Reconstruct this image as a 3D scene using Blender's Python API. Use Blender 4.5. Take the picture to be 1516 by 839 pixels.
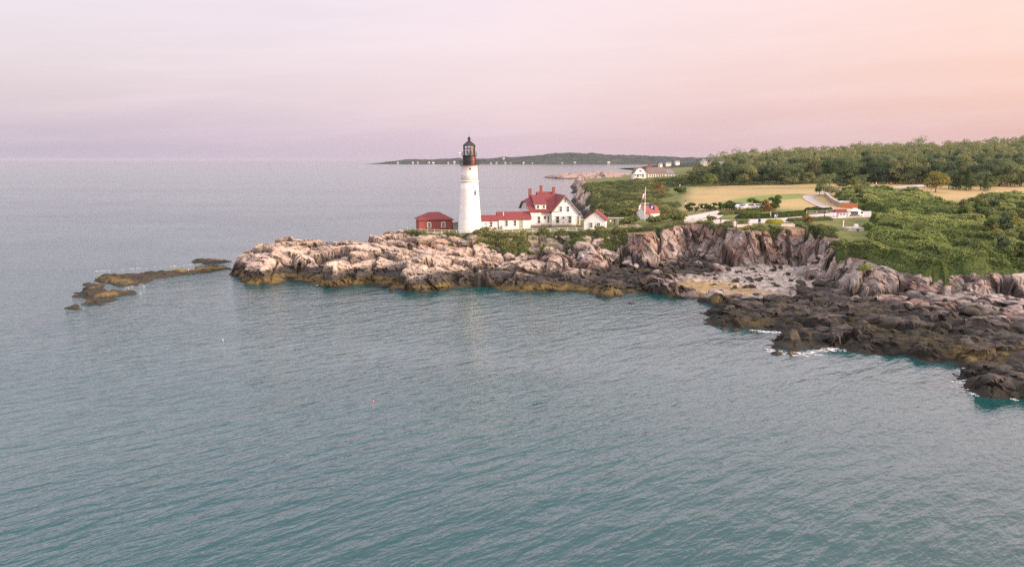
import bpy, bmesh, math, random
import numpy as np
from mathutils import Vector, Matrix

for o in list(bpy.data.objects):
    bpy.data.objects.remove(o, do_unlink=True)
SC = bpy.context.scene
COL = SC.collection
R = math.radians

# ------------------------------------------------------------------ camera, sky, sun, exposure
FPX, PITCH, CAMH = 1130.0, R(9.18), 26.0
cd = bpy.data.cameras.new('camera')
cam = bpy.data.objects.new('camera', cd); COL.objects.link(cam)
cam.location = (0, 0, CAMH)
cam.rotation_euler = (R(90) - PITCH, 0, 0)
cd.sensor_width = 36.0; cd.lens = FPX / 1516.0 * 36.0
cd.clip_start = 0.5; cd.clip_end = 80000
SC.camera = cam

SUN_DIR = Vector((0.88, -0.42, 0.23)).normalized()      # towards the low sun, beyond the land on the right
sl = bpy.data.lights.new('sun', 'SUN'); sun = bpy.data.objects.new('sun', sl); COL.objects.link(sun)
sl.energy = 4.6; sl.angle = R(7); sl.color = (1.0, 0.74, 0.56)
sun.rotation_euler = SUN_DIR.to_track_quat('Z', 'Y').to_euler()

world = bpy.data.worlds.new('World'); SC.world = world; world.use_nodes = True
wn = world.node_tree; wn.nodes.clear()
def N(t, typ, **kw):
    n = t.nodes.new(typ)
    for k, v in kw.items():
        if hasattr(n, k): setattr(n, k, v)
        else: n.inputs[k].default_value = v
    return n
def L(t, a, ao, b, bi): t.links.new(a.outputs[ao], b.inputs[bi])
def M(t, op, a=None, b=None, c=None, clamp=False):
    n = t.nodes.new('ShaderNodeMath'); n.operation = op; n.use_clamp = clamp
    for i, v in enumerate((a, b, c)):
        if v is None: continue
        if isinstance(v, (int, float)): n.inputs[i].default_value = v
        else: t.links.new(v, n.inputs[i])
    return n.outputs[0]
def ramp(t, fac, stops, interp='LINEAR'):
    n = t.nodes.new('ShaderNodeValToRGB'); cr = n.color_ramp; cr.interpolation = interp
    while len(cr.elements) < len(stops): cr.elements.new(0.5)
    for e, (p, c) in zip(cr.elements, stops):
        e.position = p; e.color = (c[0], c[1], c[2], 1)
    t.links.new(fac, n.inputs[0]); return n.outputs[0]
def mix(t, fac, a, b, mode='MIX'):
    n = t.nodes.new('ShaderNodeMix'); n.data_type = 'RGBA'; n.blend_type = mode; n.clamp_factor = True
    for i, v in ((0, fac), (6, a), (7, b)):
        if isinstance(v, (int, float)): n.inputs[i].default_value = v
        elif isinstance(v, (tuple, list)): n.inputs[i].default_value = (v[0], v[1], v[2], 1)
        else: t.links.new(v, n.inputs[i])
    return n.outputs[2]
def noise(t, vec, scale, detail=3, rough=0.55, dist=0.0):
    n = t.nodes.new('ShaderNodeTexNoise'); n.inputs['Scale'].default_value = scale
    n.inputs['Detail'].default_value = detail; n.inputs['Roughness'].default_value = rough
    n.inputs['Distortion'].default_value = dist
    if vec is not None: t.links.new(vec, n.inputs['Vector'])
    return n.outputs[0]
def mapping(t, vec, rot=(0, 0, 0), scale=(1, 1, 1), loc=(0, 0, 0)):
    if any(rot):                                     # turn first, then stretch along the turned axes
        r = t.nodes.new('ShaderNodeMapping'); r.inputs['Rotation'].default_value = rot
        t.links.new(vec, r.inputs['Vector']); vec = r.outputs[0]
    n = t.nodes.new('ShaderNodeMapping')
    n.inputs['Scale'].default_value = scale; n.inputs['Location'].default_value = loc
    t.links.new(vec, n.inputs['Vector']); return n.outputs[0]
def srgb(r, g, b):
    f = lambda v: (v / 255 / 12.92) if v / 255 <= 0.04045 else ((v / 255 + 0.055) / 1.055) ** 2.4
    return (f(r), f(g), f(b))

sky = N(wn, 'ShaderNodeTexSky'); sky.sky_type = 'NISHITA'; sky.sun_disc = False
sky.sun_elevation = math.asin(SUN_DIR.z); sky.sun_rotation = math.atan2(SUN_DIR.x, SUN_DIR.y)
sky.air_density = 1.5; sky.dust_density = 4.0
tc = N(wn, 'ShaderNodeTexCoord'); sep = N(wn, 'ShaderNodeSeparateXYZ'); L(wn, tc, 'Generated', sep, 0)
dx, dy, dz = sep.outputs[0], sep.outputs[1], sep.outputs[2]
az = M(wn, 'MULTIPLY_ADD', M(wn, 'ARCTAN2', dx, dy), 1 / math.pi, 0.5, clamp=True)      # 0.5 straight ahead, 0.68 frame edge
low = ramp(wn, az, [(0.0, srgb(205, 190, 200)), (0.30, srgb(192, 182, 202)), (0.42, srgb(208, 192, 210)), (0.50, srgb(222, 197, 210)),
                    (0.60, srgb(224, 189, 195)), (0.70, srgb(228, 184, 178)), (0.86, srgb(255, 200, 165)), (1.0, srgb(240, 205, 190))])
high = ramp(wn, az, [(0.0, srgb(225, 212, 222)), (0.30, srgb(216, 197, 214)), (0.42, srgb(226, 205, 221)), (0.50, srgb(237, 213, 224)),
                     (0.60, srgb(243, 211, 214)), (0.70, srgb(250, 204, 194)), (0.86, srgb(255, 212, 190)), (1.0, srgb(245, 222, 212))])
warp = noise(wn, mapping(wn, tc.outputs['Generated'], scale=(1.6, 1.6, 12)), 2.0, 4, 0.55)
el = M(wn, 'ADD', dz, M(wn, 'MULTIPLY', M(wn, 'SUBTRACT', warp, 0.5), 0.10))
t1 = M(wn, 'DIVIDE', el, 0.19, clamp=True)
cA = mix(wn, t1, low, high)
up = mix(wn, M(wn, 'DIVIDE', M(wn, 'SUBTRACT', dz, 0.42), 0.45, clamp=True), cA, (.66, .64, .78))       # dimmer overhead
up = mix(wn, M(wn, 'MULTIPLY', M(wn, 'MULTIPLY_ADD', dy, -1.2, 0.1, clamp=True), .8), up, (2.1, 1.8, 1.8))     # bright sky added behind the camera as fill for the front walls
bandk = M(wn, 'MULTIPLY', M(wn, 'DIVIDE', M(wn, 'SUBTRACT', dz, 0.205), 0.06, clamp=True), M(wn, 'DIVIDE', M(wn, 'SUBTRACT', 0.43, dz), 0.16, clamp=True))
up = mix(wn, M(wn, 'MULTIPLY', bandk, .75), up, (2.5, 2.0, 2.24))     # bright sky band added above the frame for the water to reflect
up = mix(wn, M(wn, 'DIVIDE', M(wn, 'SUBTRACT', dz, 0.80), 0.10, clamp=True), up, (2.9, 2.7, 2.8))     # bright zenith cap added to light the foliage from above
streak = noise(wn, mapping(wn, tc.outputs['Generated'], rot=(0, R(4), 0), scale=(2.2, 2.2, 26)), 1.5, 5, 0.6)
up = mix(wn, M(wn, 'MULTIPLY', M(wn, 'SUBTRACT', streak, 0.45, clamp=True), 0.9), up, srgb(244, 226, 234))
# thin cloud glowing round the sun's side, outside the frame
dot = M(wn, 'ADD', M(wn, 'ADD', M(wn, 'MULTIPLY', dx, SUN_DIR.x), M(wn, 'MULTIPLY', dy, SUN_DIR.y)), M(wn, 'MULTIPLY', dz, SUN_DIR.z))
glow = M(wn, 'POWER', M(wn, 'MAXIMUM', dot, 0.0), 4.0)
gl = mix(wn, M(wn, 'MULTIPLY', glow, .7), (0, 0, 0), (0.8, 0.44, 0.34), 'MIX')
tot = mix(wn, 1.0, up, gl, 'ADD')
b1 = N(wn, 'ShaderNodeBackground', Strength=0.705); wn.links.new(tot, b1.inputs['Color'])
b2 = N(wn, 'ShaderNodeBackground', Strength=0.05); L(wn, sky, 0, b2, 'Color')
ad = N(wn, 'ShaderNodeAddShader'); L(wn, b1, 0, ad, 0); L(wn, b2, 0, ad, 1)
wo = N(wn, 'ShaderNodeOutputWorld'); L(wn, ad, 0, wo, 0)

SC.view_settings.view_transform = 'Standard'; SC.view_settings.look = 'None'
SC.view_settings.gamma = 1.0; SC.view_settings.use_curve_mapping = False
SC.view_settings.exposure = 0.45
SC.render.engine = 'CYCLES'
SC.cycles.max_bounces = 6; SC.cycles.diffuse_bounces = 3; SC.cycles.glossy_bounces = 3
SC.cycles.volume_bounces = 0; SC.cycles.transparent_max_bounces = 6
SC.cycles.sample_clamp_indirect = 6.0
SC.cycles.use_denoising = False; SC.cycles.use_adaptive_sampling = False

# ------------------------------------------------------------------ calibration: photograph pixel + height -> place
CP, SP = math.cos(PITCH), math.sin(PITCH)
def ray(px, py):
    cx = (px - 758.0) / FPX; cy = (419.5 - py) / FPX
    return np.array([cx, CP + cy * SP, -SP + cy * CP])
def at_z(px, py, z):
    d = ray(px, py); t = (z - CAMH) / d[2]
    return (d[0] * t, d[1] * t)
def at_y(px, py, Y):
    d = ray(px, py); t = Y / d[1]
    return (d[0] * t, Y, CAMH + d[2] * t)
def PZ(px, py, z): x, y = at_z(px, py, z); return (x, y, z)
def pts(lst, z=0.0): return [at_z(p[0], p[1], p[2] if len(p) > 2 else z) for p in lst]

# ------------------------------------------------------------------ numpy noise
def _h(ix, iy, iz, seed):
    n = (ix.astype(np.int64) * 374761393 + iy.astype(np.int64) * 668265263 + iz.astype(np.int64) * 2147483647 + seed * 1274126177) & 0xFFFFFFFF
    n = ((n ^ (n >> 13)) * 1274126177) & 0xFFFFFFFF
    n = ((n ^ (n >> 15)) * 2246822519) & 0xFFFFFFFF
    return ((n ^ (n >> 16)) & 0xFFFFFF) / float(0x1000000)
def vnoise(x, y, seed=0):
    ix = np.floor(x); iy = np.floor(y); fx = x - ix; fy = y - iy
    fx = fx * fx * (3 - 2 * fx); fy = fy * fy * (3 - 2 * fy); z = np.zeros_like(ix)
    a = _h(ix, iy, z, seed); b = _h(ix + 1, iy, z, seed); c = _h(ix, iy + 1, z, seed); d = _h(ix + 1, iy + 1, z, seed)
    return (a * (1 - fx) + b * fx) * (1 - fy) + (c * (1 - fx) + d * fx) * fy
def fbm(x, y, seed=0, oct=4, gain=0.5):
    s = np.zeros_like(x); a = 1.0; tot = 0.0
    for i in range(oct):
        s += a * vnoise(x * 2 ** i + i * 17.3, y * 2 ** i - i * 9.1, seed + i); tot += a; a *= gain
    return s / tot
def voro2(x, y, seed=0):
    ix = np.floor(x); iy = np.floor(y); z = np.zeros_like(ix)
    f1 = np.full(x.shape, 9.0); f2 = np.full(x.shape, 9.0); r1 = np.zeros(x.shape); r2 = np.zeros(x.shape); cx = np.zeros(x.shape); cy = np.zeros(x.shape)
    for i in (-1, 0, 1):
        for j in (-1, 0, 1):
            gx = ix + i; gy = iy + j
            px = gx + _h(gx, gy, z, seed); py = gy + _h(gx, gy, z, seed + 7)
            d = np.sqrt((px - x) ** 2 + (py - y) ** 2); m = d < f1
            f2 = np.where(m, f1, np.minimum(f2, d)); f1 = np.where(m, d, f1)
            r1 = np.where(m, _h(gx, gy, z, seed + 11), r1); r2 = np.where(m, _h(gx, gy, z, seed + 13), r2)
            cx = np.where(m, px, cx); cy = np.where(m, py, cy)
    return f1, f2, r1, r2, cx, cy
def voro3(x, y, zz, seed=0):
    ix = np.floor(x); iy = np.floor(y); iz = np.floor(zz)
    f1 = np.full(x.shape, 9.0); f2 = np.full(x.shape, 9.0); r = [np.zeros(x.shape) for _ in range(3)]
    for i in (-1, 0, 1):
        for j in (-1, 0, 1):
            for k in (-1, 0, 1):
                gx = ix + i; gy = iy + j; gz = iz + k
                d = (gx + _h(gx, gy, gz, seed) - x) ** 2 + (gy + _h(gx, gy, gz, seed + 7) - y) ** 2 + (gz + _h(gx, gy, gz, seed + 9) - zz) ** 2
                m = d < f1
                f2 = np.where(m, f1, np.minimum(f2, d)); f1 = np.where(m, d, f1)
                for q in range(3): r[q] = np.where(m, _h(gx, gy, gz, seed + 21 + q), r[q])
    return np.sqrt(f1), np.sqrt(f2), r[0], r[1], r[2]
def ss(a, b, x):
    t = np.clip((x - a) / (b - a), 0, 1); return t * t * (3 - 2 * t)
def sdf(X, Y, poly):
    p = np.array(poly); q = np.roll(p, -1, axis=0)
    d = np.full(X.shape, 1e18); ins = np.zeros(X.shape, bool)
    for (ax, ay), (bx, by) in zip(p, q):
        ex, ey = bx - ax, by - ay; wx, wy = X - ax, Y - ay
        t = np.clip((wx * ex + wy * ey) / (ex * ex + ey * ey + 1e-12), 0, 1)
        d = np.minimum(d, (wx - ex * t) ** 2 + (wy - ey * t) ** 2)
        c = (ay > Y) != (by > Y)
        if ey != 0: ins ^= c & (X < ax + (Y - ay) / ey * ex)
    return np.where(ins, 1, -1) * np.sqrt(d)

class Field:
    """a slow function of (x, y) sampled once on a near and a far lattice and read back bilinearly"""
    NX, NY, NS = (-90, 190), (60, 330), 1.0
    FX, FY, FS = (-160, 1000), (50, 1500), 5.0
    def __init__(self, fn):
        self.g = []
        for (x0, x1), (y0, y1), s in ((self.NX, self.NY, self.NS), (self.FX, self.FY, self.FS)):
            xs = np.arange(x0, x1 + s, s); ys = np.arange(y0, y1 + s, s)
            self.g.append((x0, y0, s, fn(*np.meshgrid(xs, ys))))
    def _b(self, g, x, y):
        x0, y0, s, a = g
        u = np.clip((x - x0) / s, 0, a.shape[1] - 1.001); v = np.clip((y - y0) / s, 0, a.shape[0] - 1.001)
        i = u.astype(int); j = v.astype(int); fu = u - i; fv = v - j
        return (a[j, i] * (1 - fu) + a[j, i + 1] * fu) * (1 - fv) + (a[j + 1, i] * (1 - fu) + a[j + 1, i + 1] * fu) * fv
    def __call__(self, x, y):
        near = (x > self.NX[0]) & (x < self.NX[1]) & (y > self.NY[0]) & (y < self.NY[1])
        return np.where(near, self._b(self.g[0], x, y), self._b(self.g[1], x, y))

# ------------------------------------------------------------------ objects, parts, labels
def tag(o, label=None, cat=None, group=None, kind=None):
    if label: o['label'] = label
    if cat: o['category'] = cat
    if group: o['group'] = group
    if kind: o['kind'] = kind
    return o
def thing(name, label, cat, loc=(0, 0, 0), rz=0.0, group=None):
    o = bpy.data.objects.new(name, None); COL.objects.link(o)
    o.location = loc; o.rotation_euler = (0, 0, rz); o.empty_display_size = 0.3
    return tag(o, label, cat, group)
def link_mesh(name, me, mat, parent=None):
    o = bpy.data.objects.new(name, me); COL.objects.link(o)
    if mat is not None and not me.materials:
        for m in (mat if isinstance(mat, (list, tuple)) else [mat]): me.materials.append(m)
    if parent is not None: o.parent = parent
    return o
KIDS = {}
def dup(root, loc=None, rz=None, scale=None, label=None, group=None):
    def cp(o, par):
        c = o.copy(); COL.objects.link(c)
        if par is not None: c.parent = par
        for ch in o.children: cp(ch, c)
        return c
    r = cp(root, None)
    if loc is not None: r.location = loc
    if rz is not None: r.rotation_euler = (0, 0, rz)
    if scale is not None: r.scale = scale if isinstance(scale, (tuple, list)) else (scale,) * 3
    if label: r['label'] = label
    if group: r['group'] = group
    return r
def fast_mesh(name, V, F, smooth=False, face_attr=None, vert_col=None, mats=None):
    """V (n,3); F (m,k) all faces with k corners"""
    me = bpy.data.meshes.new(name); V = np.asarray(V, np.float32); F = np.asarray(F, np.int32); k = F.shape[1]
    me.vertices.add(len(V)); me.vertices.foreach_set('co', V.ravel())
    me.loops.add(F.size); me.loops.foreach_set('vertex_index', F.ravel())
    me.polygons.add(len(F)); me.polygons.foreach_set('loop_start', np.arange(0, F.size, k, dtype=np.int32))
    me.polygons.foreach_set('use_smooth', np.full(len(F), smooth, bool))
    if face_attr is not None:
        for nm, arr in face_attr.items():
            a = me.attributes.new(nm, 'FLOAT', 'FACE'); a.data.foreach_set('value', np.asarray(arr, np.float32))
    if vert_col is not None:
        a = me.color_attributes.new('colour', 'FLOAT_COLOR', 'POINT')
        c = np.ones((len(V), 4), np.float32); c[:, :3] = vert_col; a.data.foreach_set('color', c.ravel())
    me.update(calc_edges=True); me.validate()
    return me

class MB:
    """collects boxes, prisms, tubes and lathes and links them as ONE mesh"""
    def __init__(self): self.v = []; self.f = []
    def add(self, V, F, xf=None):
        b = len(self.v)
        for p in V:
            p = Vector(p)
            if xf is not None: p = xf @ p
            self.v.append(tuple(p))
        for f in F: self.f.append([b + i for i in f])
        return self
    def box(self, c, s, rz=0.0, xf=None):
        x, y, z = s[0] / 2, s[1] / 2, s[2] / 2
        V = [(-x, -y, -z), (x, -y, -z), (x, y, -z), (-x, y, -z), (-x, -y, z), (x, -y, z), (x, y, z), (-x, y, z)]
        m = Matrix.Translation(c) @ Matrix.Rotation(rz, 4, 'Z')
        if xf is not None: m = xf @ m
        return self.add(V, [(0, 3, 2, 1), (4, 5, 6, 7), (0, 1, 5, 4), (1, 2, 6, 5), (2, 3, 7, 6), (3, 0, 4, 7)], m)
    def bx(self, x0, x1, y0, y1, z0, z1, xf=None):
        return self.box(((x0 + x1) / 2, (y0 + y1) / 2, (z0 + z1) / 2), (x1 - x0, y1 - y0, z1 - z0), 0, xf)
    def hexa(self, P):
        """eight corners, bottom ring then top ring"""
        return self.add(P, [(0, 3, 2, 1), (4, 5, 6, 7), (0, 1, 5, 4), (1, 2, 6, 5), (2, 3, 7, 6), (3, 0, 4, 7)])
    def slab(self, quad, t):
        """a roof plane: a quad or triangle thickened by t along its normal (downwards)"""
        q = [Vector(p) for p in quad]; n = (q[1] - q[0]).cross(q[2] - q[0]).normalized()
        if n.z < 0: n = -n
        k = len(q); V = q + [p - n * t for p in q]
        F = [tuple(range(k)), tuple(range(2 * k - 1, k - 1, -1))] + [(i, k + i, k + (i + 1) % k, (i + 1) % k) for i in range(k)]
        return self.add(V, F)
    def prism_y(self, prof, y0, y1, xf=None):
        k = len(prof); V = [(x, y0, z) for x, z in prof] + [(x, y1, z) for x, z in prof]
        F = [tuple(range(k)), tuple(range(2 * k - 1, k - 1, -1))] + [(i, k + i, k + (i + 1) % k, (i + 1) % k) for i in range(k)]
        return self.add(V, F, xf)
    def prism_x(self, prof, x0, x1, xf=None):
        k = len(prof); V = [(x0, y, z) for y, z in prof] + [(x1, y, z) for y, z in prof]
        F = [tuple(range(k)), tuple(range(2 * k - 1, k - 1, -1))] + [(i, k + i, k + (i + 1) % k, (i + 1) % k) for i in range(k)]
        return self.add(V, F, xf)
    def tube(self, a, b, r0, r1=None, n=8):
        r1 = r0 if r1 is None else r1
        a = Vector(a); b = Vector(b); d = (b - a); q = d.to_track_quat('Z', 'Y'); Lh = d.length
        V = []; 
        for r, z in ((r0, 0), (r1, Lh)):
            for i in range(n):
                t = 2 * math.pi * i / n; V.append(a + q @ Vector((r * math.cos(t), r * math.sin(t), z)))
        F = [(i, (i + 1) % n, n + (i + 1) % n, n + i) for i in range(n)] + [tuple(range(n - 1, -1, -1)), tuple(range(n, 2 * n))]
        return self.add(V, F)
    def lathe(self, prof, n=32, c=(0, 0, 0), cap=True):
        V = []; F = []; m = len(prof)
        for r, z in prof:
            for i in range(n):
                t = 2 * math.pi * i / n; V.append((c[0] + r * math.cos(t), c[1] + r * math.sin(t), c[2] + z))
        for j in range(m - 1):
            for i in range(n): F.append((j * n + i, j * n + (i + 1) % n, (j + 1) * n + (i + 1) % n, (j + 1) * n + i))
        if cap: F.append(tuple(range(n - 1, -1, -1))); F.append(tuple(range((m - 1) * n, m * n)))
        return self.add(V, F)
    def mesh(self, name, smooth=False):
        me = bpy.data.meshes.new(name); me.from_pydata(self.v, [], self.f); me.update()
        if smooth:
            for p in me.polygons: p.use_smooth = True
        return me
    def build(self, name, mat, parent=None, smooth=False, bevel=0.0):
        o = link_mesh(name, self.mesh(name, smooth), mat, parent)
        if bevel:
            m = o.modifiers.new('edge', 'BEVEL'); m.width = bevel; m.segments = 1; m.limit_method = 'ANGLE'
        return o

def material(name, col, rough=0.7, var=0.0, scale=3.0, bump=0.0, bscale=None, metal=0.0, spec=0.4, col2=None):
    m = bpy.data.materials.new(name); m.use_nodes = True; t = m.node_tree
    b = t.nodes['Principled BSDF']; b.inputs['Roughness'].default_value = rough; b.inputs['Metallic'].default_value = metal
    b.inputs['Specular IOR Level'].default_value = spec
    tcn = N(t, 'ShaderNodeTexCoord'); v = tcn.outputs['Object']
    n1 = noise(t, v, scale, 4, 0.6)
    if col2 is None: col2 = tuple(min(1, c * (1 + var)) for c in col)
    lo = tuple(c * (1 - var) for c in col)
    c = ramp(t, n1, [(0.3, lo), (0.7, col2)])
    t.links.new(c, b.inputs['Base Color'])
    if bump:
        bn = N(t, 'ShaderNodeBump', Strength=1.0, Distance=bump); t.links.new(noise(t, v, bscale or scale * 3, 3), bn.inputs['Height'])
        L(t, bn, 0, b, 'Normal')
    return m
# ------------------------------------------------------------------ the lie of the land (plan outlines and heights)
SHORE = pts([(346,399),(350,408),(357,415),(372,419),(398,421),(425,415),(447,416),(470,421),(500,426),(520,421),(560,421),(572,428),(600,432),
    (640,433),(680,427),(715,423),(745,429),(770,433),(800,431),(850,430),(880,432),(893,440),(910,440),(925,434),(960,433),(985,437),
    (1010,441),(1035,443),(1062,449),(1070,455),(1056,464),(1049,474),(1053,482),(1085,486),(1120,487),(1162,489),(1178,496),(1150,508),
    (1140,516),(1160,520),(1200,517),(1245,514),(1262,520),(1305,523),(1330,519),(1345,525),(1352,533),(1375,536),(1400,530),(1412,540),
    (1435,551),(1428,557),(1432,571),(1445,582),(1480,588),(1516,586),(1600,600),(1750,640)])
BACK = [(300, 62), (1000, 62), (1000, 1450), (260, 1450), (190, 1250), (150, 1000), (110, 900), (78, 800), (60, 748), (52, 640), (46, 543),
        (38, 474), (35, 380), (31, 300), (29, 250), (20, 232), (4, 219), (-12, 208), (-22, 205), (-30, 206), (-45, 203), (-58, 197), (-66, 189)]
LAND = SHORE + BACK
PLAT = pts([(585,343,7.6),(612,346,7.8),(650,350,7.6),(700,351,7.6),(760,350,8),(820,349,8.2),(870,348,8.4),(905,347,8.6),(950,345,9.4),(966,340,9.7),(1000,336,10.2),
    (1030,331,10.7),(1060,334,10.7),(1100,339,10.5),(1150,338,10.6),(1190,337,10.6),(1225,348,9.8),(1248,354,9.3),(1236,366,8.3),(1246,376,7.6),
    (1262,378,7.6),(1300,387,7.0),(1340,402,6.0),(1380,407,5.7),(1400,408,5.6),(1450,411,5.4),(1516,411,5.2),(1700,425,4.8)]) + \
    [(300, 120), (1000, 120), (1000, 1440), (280, 1440), (205, 1245), (165, 1000), (125, 895), (92, 800), (76, 742), (60, 640), (53, 543), (45, 474), (41, 380), (37, 300),
     (35, 255), (26, 238), (10, 213), (-8, 204), (-20, 202), (-29, 200)]
BEACH = pts([(1078,397,1.8),(1120,393,2),(1165,397,2),(1205,403,2),(1198,418,1.6),(1172,430,1.2),(1150,442,0.9),(1100,443,0.8),(1040,437,0.6),(992,426,0.7),(990,419,1.0),(1030,416,1.2),(1062,408,1.5)])
HILL = pts([(1250,352,9.5),(1240,364,8.5),(1249,375,7.8),(1264,377,7.6),(1300,387,7.0),(1340,401,6.0),(1400,407,5.6),(1516,411,5.2),(1700,425,4.8)]) + \
    [(260, 150), (260, 330), PZ(1530,287,13)[:2], PZ(1442,293,12.4)[:2], PZ(1430,298,12.2)[:2], PZ(1385,299,12)[:2], PZ(1365,285,12.6)[:2], PZ(1298,280,13.8)[:2],
     PZ(1262,279,13.5)[:2], PZ(1245,287,12.8)[:2], PZ(1258,302,12)[:2], PZ(1290,312,11.5)[:2], PZ(1292,330,10.6)[:2], PZ(1266,334,10.4)[:2]]
SCRUB = [(25, 238), (34, 232), (47, 226), (53, 235), (54, 262), (64, 318), (84, 400), (104, 450), (150, 570), (53, 600), (44, 500), (41, 440), (36, 380), (33, 330), (27, 280)]
PLAZA = pts([(1006,322,11),(1062,312,11.2),(1072,319,11),(1060,325,11),(1085,326,11),(1160,322,11.2),(1240,314,11.4),(1290,313,11.4),(1290,322,11.2),(1240,323,11.2),(1190,326,11),(1150,331,10.9),(1060,332,10.8),(1052,327,10.9),(1015,327,10.9)])
CTRL = [PZ(600,343,7.6),PZ(640,342,8.0),PZ(696,343,8.1),PZ(750,340,8.4),PZ(790,338,8.6),PZ(840,338,8.7),PZ(882,341,8.8),PZ(812,332,8.8),PZ(905,333,9.2),PZ(950,327,9.5),PZ(945,345,9.3),
    PZ(990,336,10.1),PZ(1030,331,10.7),PZ(1060,330,10.8),PZ(1100,335,10.6),PZ(1150,334,10.7),PZ(1190,333,10.8),PZ(1100,322,11.0),PZ(1040,318,11.0),PZ(1180,318,11.2),
    PZ(1240,320,11.3),PZ(1014,303,11.4),PZ(1100,300,11.6),PZ(1180,300,11.7),PZ(1200,290,12),PZ(1100,278,12.2),PZ(1000,290,11.8),PZ(1240,282,12.5),PZ(1240,350,9.4),PZ(1260,376,7.4),
    PZ(1340,402,5.6),PZ(1400,408,5.4),PZ(1516,412,5.1),(70,150,8.2),(83,150,7.4),(100,150,6.6),(100,175,8.6),(95,200,10.0),(130,160,7.0),(125,200,9.2),(110,230,10.0),(150,240,9.6),(200,200,8.5),
    (200,260,10.6),(160,300,11.6),(140,275,10.8),(180,300,12),(165,340,14),(190,340,13.6),(240,380,14),(36,262,7),(40,300,6.5),(50,360,7),(62,262,10.2),(75,330,11.3),(85,400,12),(58,480,8),(101,570,13.5),(72,560,9),
    (116,450,12.5),(216,450,15.5),(302,450,17.5),(181,700,17.5),(336,700,24),(470,700,28),(700,700,32),(150,650,14),(193,900,10),(400,1000,30),(800,1000,34),(120,800,8),(230,1250,7),(900,1400,30),(500,300,16),(700,200,14),(10,205,8.7),(30,228,8.6)]
_c = np.array(CTRL); _n = len(_c)
_A = np.zeros((_n + 1, _n + 1)); _A[:_n, :_n] = np.hypot(_c[:, None, 0] - _c[None, :, 0], _c[:, None, 1] - _c[None, :, 1]) + np.eye(_n) * -1.0
_A[:_n, _n] = 1; _A[_n, :_n] = 1
_w = np.linalg.solve(_A, np.concatenate([_c[:, 2], [0]]))
def _top(X, Y):
    s = np.full(X.shape, _w[_n])
    for i in range(_n): s += _w[i] * np.hypot(X - _c[i, 0], Y - _c[i, 1])
    return np.clip(s, 3.5, 40)
fTop = Field(_top)
fLand = Field(lambda X, Y: sdf(X, Y, LAND))
fPlat = Field(lambda X, Y: sdf(X, Y, PLAT))
fBeach = Field(lambda X, Y: sdf(X, Y, BEACH))
fHill = Field(lambda X, Y: sdf(X, Y, HILL))
fScrub = Field(lambda X, Y: sdf(X, Y, SCRUB))
fPlaza = Field(lambda X, Y: sdf(X, Y, PLAZA))
_pl = np.array([PZ(1006,323,11.0),PZ(1060,327,10.9),PZ(1100,322,11.0),PZ(1160,328,11.0),PZ(1240,318,11.3),PZ(1290,318,11.3),PZ(1062,313,11.2)])
_pc = np.linalg.lstsq(np.c_[np.ones(len(_pl)), _pl[:, 0], _pl[:, 1]], _pl[:, 2], rcond=None)[0]
def plaza_z(x, y): return _pc[0] + _pc[1] * x + _pc[2] * y
CLEFTS = [PZ(1190, 362, 6)[:2] + (.75, 5.0), PZ(975, 365, 6)[:2] + (.6, 3.5), PZ(1138, 385, 3)[:2] + (1.2, 3.0), PZ(1060, 365, 6)[:2] + (.5, 1.8)]
def cap_line(x): return np.interp(x, [-68, -66, -63, -59, -53, -47, -41, -36, -31, -27, -22, -16, -8, 0, 8], [1.5, 3.9, 4.9, 5.6, 6.5, 7.5, 8.4, 8.8, 8.0, 6.6, 5.4, 5.0, 4.6, 3.4, 2.0])

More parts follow.
